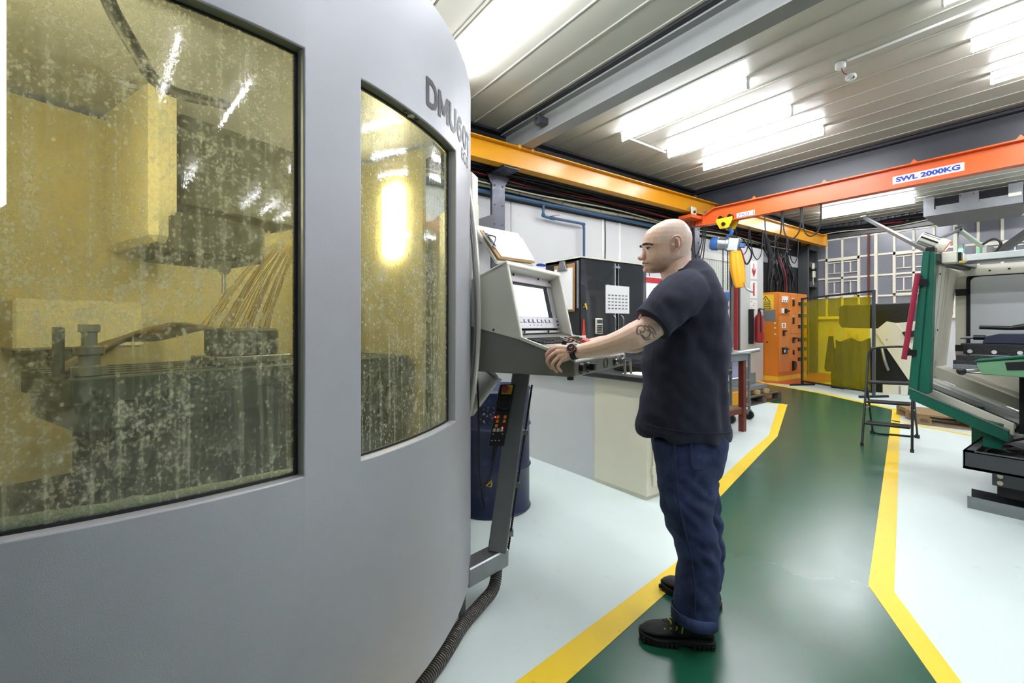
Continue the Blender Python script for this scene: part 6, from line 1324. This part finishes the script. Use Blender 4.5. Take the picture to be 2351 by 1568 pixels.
for i, (v, n_) in enumerate(zip(sho.v, sho.n)):
    l = CY*v.x-SY*v.y; f = SY*v.x+CY*v.y; z = v.z
    fold = .012*noise.noise(Vector((l*7+z*5, f*5, z*4-l*6)))+.007*noise.noise(Vector((l*16+z*14, f*9, z*9-l*12)))
    low_ = sstep(1.3,.9,z)
    fold += .006*low_*math.sin(l*46+z*9+3*noise.noise(Vector((l*4,f*4,z*3))))
    fold += .008*math.sin(l*24+z*7+4*noise.noise(Vector((l*3,f*3,z*2.2))))*noise.noise(Vector((l*2.5+5,f*2.5,z*3)))*2*sstep(1.55,1.35,z)
    fold *= 1-.65*sstep(1.42,1.52,z)
    sho.v[i] = v+n_*fold
M('navy', '#1d2033', .85, var=.12, vs=30, bump=.25, bs=600)
M('navy_seam', '#1b1d30', .9)
MT['navy'].node_tree.nodes['Principled BSDF'].inputs['Sheen Weight'].default_value = .1; MT['navy'].node_tree.nodes['Principled BSDF'].inputs['Sheen Tint'].default_value = (.5,.55,.9,1)
shirt = sho.build('t_shirt', 'navy', man, smooth=180)
_c = P(1498,743,1.808); _d = (P(1497,744,1.808)-P(1518,722,1.82)).normalized(); _e = _d.cross(V3(0,0,1)).normalized(); _g = _d.cross(_e)
SLEEVE_END = [_c+(_e*math.cos(2*math.pi*k/28)+_g*math.sin(2*math.pi*k/28))*.0755 for k in range(28)]
MB().tube(SLEEVE_END, .0045, 6, closed=True).build('sleeve_hem', 'navy_seam', shirt, smooth=60)
MB().tube([p for p in slice_ring(1534,1603,618,D0,.082,28,2.1,zt=.42)], .0085, 8, closed=True).build('collar', 'navy', shirt, smooth=60)
MB().tube(slice_ring(1466.5,1667,972,D0,.190,40,2.25,zt=-.06), .003, 6, closed=True).build('bottom_hem', 'navy_seam', shirt, smooth=60)
MB().prism([P(1468,735,1.742),P(1463,733,1.742),P(1470,719,1.738),P(1475,721,1.738)], W(.0,.004,0)).build('sleeve_tag', 'sign_red', shirt); MB().prism([P(1467.5,733,1.741),P(1465,732,1.741),P(1470,722,1.737),P(1472.5,723,1.737)], W(0,.001,0)).build('tag_stripe', 'sign_white', shirt)
MB().tube(smooth_path([P(1552,632,1.905),P(1583,655,1.845),P(1597,690,1.822),P(1594,720,1.828),P(1580,742,1.835),P(1556,756,1.838)],5), .003, 6).build('shoulder_seam', 'navy_seam', shirt, smooth=60)
# ---- jeans
je = MB()
pel = [(950,1492,1652,.165),(1000,1499,1661,.175),(1040,1505,1655,.175),(1075,1512,1645,.165),(1100,1525,1630,.12)]
je.loft([slice_ring(a,b,c,D0,w_,32,2.3) for c,a,b,w_ in pel])
NL = [(1010,1502,1660,1.945,.085),(1040,1503,1655,1.94,.093),(1080,1508,1645,1.935,.094),(1120,1513,1641,1.93,.092),(1160,1520,1638,1.925,.089),(1200,1532,1643,1.92,.086),(1240,1550,1648,1.915,.083),(1280,1558,1650,1.91,.080),(1320,1557,1651,1.905,.079),(1360,1552,1648,1.90,.078),(1392,1549,1643,1.895,.078),(1414,1550,1639,1.893,.079)]
je.loft([slice_ring(a,b,c,d,w_,28,2.2,zt=(-.14 if c > 1380 else 0)) for c,a,b,d,w_ in NL])
FL_ = [(1010,1510,1655,2.11,.085),(1080,1518,1642,2.12,.09),(1130,1535,1648,2.13,.086),(1200,1560,1655,2.15,.08),(1260,1575,1659,2.17,.076),(1310,1580,1660,2.18,.076),(1345,1575,1655,2.19,.078)]
je.loft([slice_ring(a,b,c,d,w_,28,2.2) for c,a,b,d,w_ in FL_])
jeo = organic(je, .0072, 4, .5)
for i, (v, n_) in enumerate(zip(jeo.v, jeo.n)):
    l = CY*v.x-SY*v.y; f = SY*v.x+CY*v.y; z = v.z
    knee = math.exp(-((z-.47)/.16)**2)+.7*math.exp(-((z-.12)/.09)**2)+.35
    fold = .013*knee*noise.noise(Vector((l*5+z*4, f*5, z*11-l*12)))+.011*knee*noise.noise(Vector((l*10-z*6, f*9, z*22+l*18)))
    jeo.v[i] = v+n_*fold
M('denim', '#25325a', .85, var=.4, vs=22, bump=.35, bs=420, dirt='#384976', ds=9, da=.48)
M('denim_dark', '#212c4b', .9)
jeans = jeo.build('jeans', 'denim', man, smooth=180)
def leg_pt(x, y, off=.003):
    for a, b in zip(NL, NL[1:]):
        if a[0] <= y <= b[0]:
            f = (y-a[0])/(b[0]-a[0]); xf, xb, d, w_ = [a[k]+(b[k]-a[k])*f for k in (1,2,3,4)]; c_ = (xf+xb)/2; h = (xb-xf)/2
            q = max(1-abs((x-c_)/h)**2.2, 0)**(1/2.2); return P(x, y, d-w_*q*.985-off)
MB().tube(smooth_path([leg_pt(1549,1012),leg_pt(1549,1060),leg_pt(1553,1110),leg_pt(1559,1160),leg_pt(1570,1210),leg_pt(1582,1260),leg_pt(1591,1310),leg_pt(1595,1360),leg_pt(1595,1390),leg_pt(1594,1412)],5), .0035, 6).build('side_seam', 'denim_dark', jeans, smooth=60)
pk = [leg_pt(1586,1012,.006),leg_pt(1588,1070,.006),leg_pt(1612,1078,.004),leg_pt(1634,1074,.003)]
MB().tube(smooth_path(pk,5), .003, 6).build('back_pocket', 'denim_dark', jeans, smooth=60)
cf = [p+V3(0,0,-.004) for p in slice_ring(1546,1641,1412,1.892,.083,32,2.2,zt=-.14)]
MB().loft([[p+V3(0,0,.03) for p in cf],[p+(p-sum(cf,V3(0,0,0))/32)*.05+V3(0,0,.028) for p in cf],[p+(p-sum(cf,V3(0,0,0))/32)*.06+V3(0,0,-.016) for p in cf],[p+V3(0,0,-.02) for p in cf],[p-(p-sum(cf,V3(0,0,0))/32)*.08+V3(0,0,-.01) for p in cf]],cap=False).build('cuff', 'denim', jeans, smooth=70)
# ---- shoes
M('shoe_black', '#1d1c1f', .6, var=.2, vs=40, bump=.3, bs=200); M('shoe_sole', '#121214', .75); M('lime', '#c9d048', .6)
def shoe(heel, toe, name_seed, laces):
    heel, toe = Vector(heel), Vector(toe); L = (toe-heel).length; ex = (toe-heel).normalized(); ey = V3(0,0,1).cross(ex)
    root = None; up = MB(); rings = []
    prof = [(-.02,.030,.055,.03),(.0,.034,.085,.026),(.08,.040,.115,.025),(.2,.041,.128,.025),(.32,.041,.125,.025),(.42,.042,.105,.025),(.55,.046,.090,.026),(.68,.050,.078,.028),(.8,.049,.072,.03),(.9,.042,.064,.032),(.97,.028,.052,.036),(1.01,.012,.044,.04)]
    for s, w_, h, b in prof:
        c = heel+ex*(L*s); r = []
        for k in range(20):
            t = 2*math.pi*k/20; st, ct = math.sin(t), math.cos(t)
            r.append(c+ey*(w_*math.copysign(abs(ct)**.8, ct)*(1 if st < 0 else 1-.35*st))+V3(0,0,(b+(h-b)*(.5+.5*st))))
        rings.append(r)
    up.loft(rings); uo = organic(up, .004, 3, .5).build('shoe', 'shoe_black', man, smooth=180)
    so = MB(); sr = []
    for s, w_ in [(-.04,.022),(-.02,.036),(.04,.043),(.15,.046),(.3,.043),(.42,.041),(.55,.047),(.7,.053),(.82,.052),(.92,.044),(.99,.03),(1.03,.012)]:
        c = heel+ex*(L*s); lift = .012*sstep(.75,1.03,s); arch = .010*math.exp(-((s-.4)/.07)**2)
        sr.append([c+ey*w_+V3(0,0,lift+arch),c-ey*w_+V3(0,0,lift+arch),c-ey*(w_*1.02)+V3(0,0,.03+lift*.8),c+ey*(w_*1.02)+V3(0,0,.03+lift*.8)])
    so = so.loft(sr).build('sole', 'shoe_sole', uo, bev=.004, smooth=40)
    for k in range(16):
        s = .02+.96*k/15; w_ = .04+.012*math.sin(math.pi*s)
        if .33 < s < .48: continue
        for sd in (-1,1): p = heel+ex*(L*s)+ey*(sd*w_)+V3(0,0,.012*sstep(.75,1.03,s)+.009); MB().obox(p, ex*.006, ey*.005, V3(0,0,.009)).build('tread', 'shoe_sole', uo)
    if laces:
        for k in range(4):
            s = .50+.085*k; p = heel+ex*(L*(s-.05))+ey*.036+V3(0,0,.072-.006*k); MB().bar(p+V3(0,0,.016)-ex*.008-ey*.004, p-V3(0,0,.012)+ex*.0+ey*.007, .0065, .003, ey).build('stripe', 'lime', uo)
        for k in range(5):
            s = .40+.06*k; z = .124-.010*k; p = heel+ex*(L*s)+V3(0,0,z-.006)
            MB().tube([p+ey*.026-V3(0,0,.016), p+ey*.012, p-ey*.012+ex*.012, p-ey*.026-V3(0,0,.014)], .0032, 6).build('lace', 'lime' if k%2 else 'shoe_sole', uo, smooth=60)
    return uo
shoe(W(.836,1.905,0), W(.552,1.945,0), 1, True)
shoe(W(.965,2.13,0), W(.775,2.33,0), 2, False)
# ---- watch
M('watch_pink', '#c2607e', .3, metal=.6)
wc = P(1319,808,1.922); wd = (P(1348,804,1.895)-P(1306,808,1.935)).normalized(); wu = (V3(0,0,1)-wd*wd.z).normalized(); ws = wd.cross(wu)
st_ = MB().loft([[wc+wd*h+(wu*math.cos(t)+ws*math.sin(t))*(.0325 if abs(h) < .011 else .0305) for t in [2*math.pi*k/28 for k in range(28)]] for h in (-.0125,-.0105,.0105,.0125)], cap=False).build('watch', 'black_rubber', man, smooth=50)
toc = W(-.25,-.85,.45).normalized(); toc = (toc-wd*toc.dot(wd)).normalized(); dc = wc+toc*.031
MB().lathe(dc, [(.0205,-.006),(.022,0),(.022,.007),(.0185,.010),(.0175,.0085),(.001,.0085)], 28, toc).build('case', 'black_plastic', st_, smooth=40)
e1 = wd; e2 = toc.cross(wd)
MB().tube(arc(dc+toc*.0095,.0185,0,2*math.pi,28,e1,e2)[:-1],.0016,6,closed=True).build('bezel','watch_pink',st_,smooth=60)
for a, L in ((.9,.011),(2.6,.008)): MB().bar(dc+toc*.0095, dc+toc*.0095+(e1*math.cos(a)+e2*math.sin(a))*L, .0016, .0008, toc).build('watch_hand','sign_white',st_)
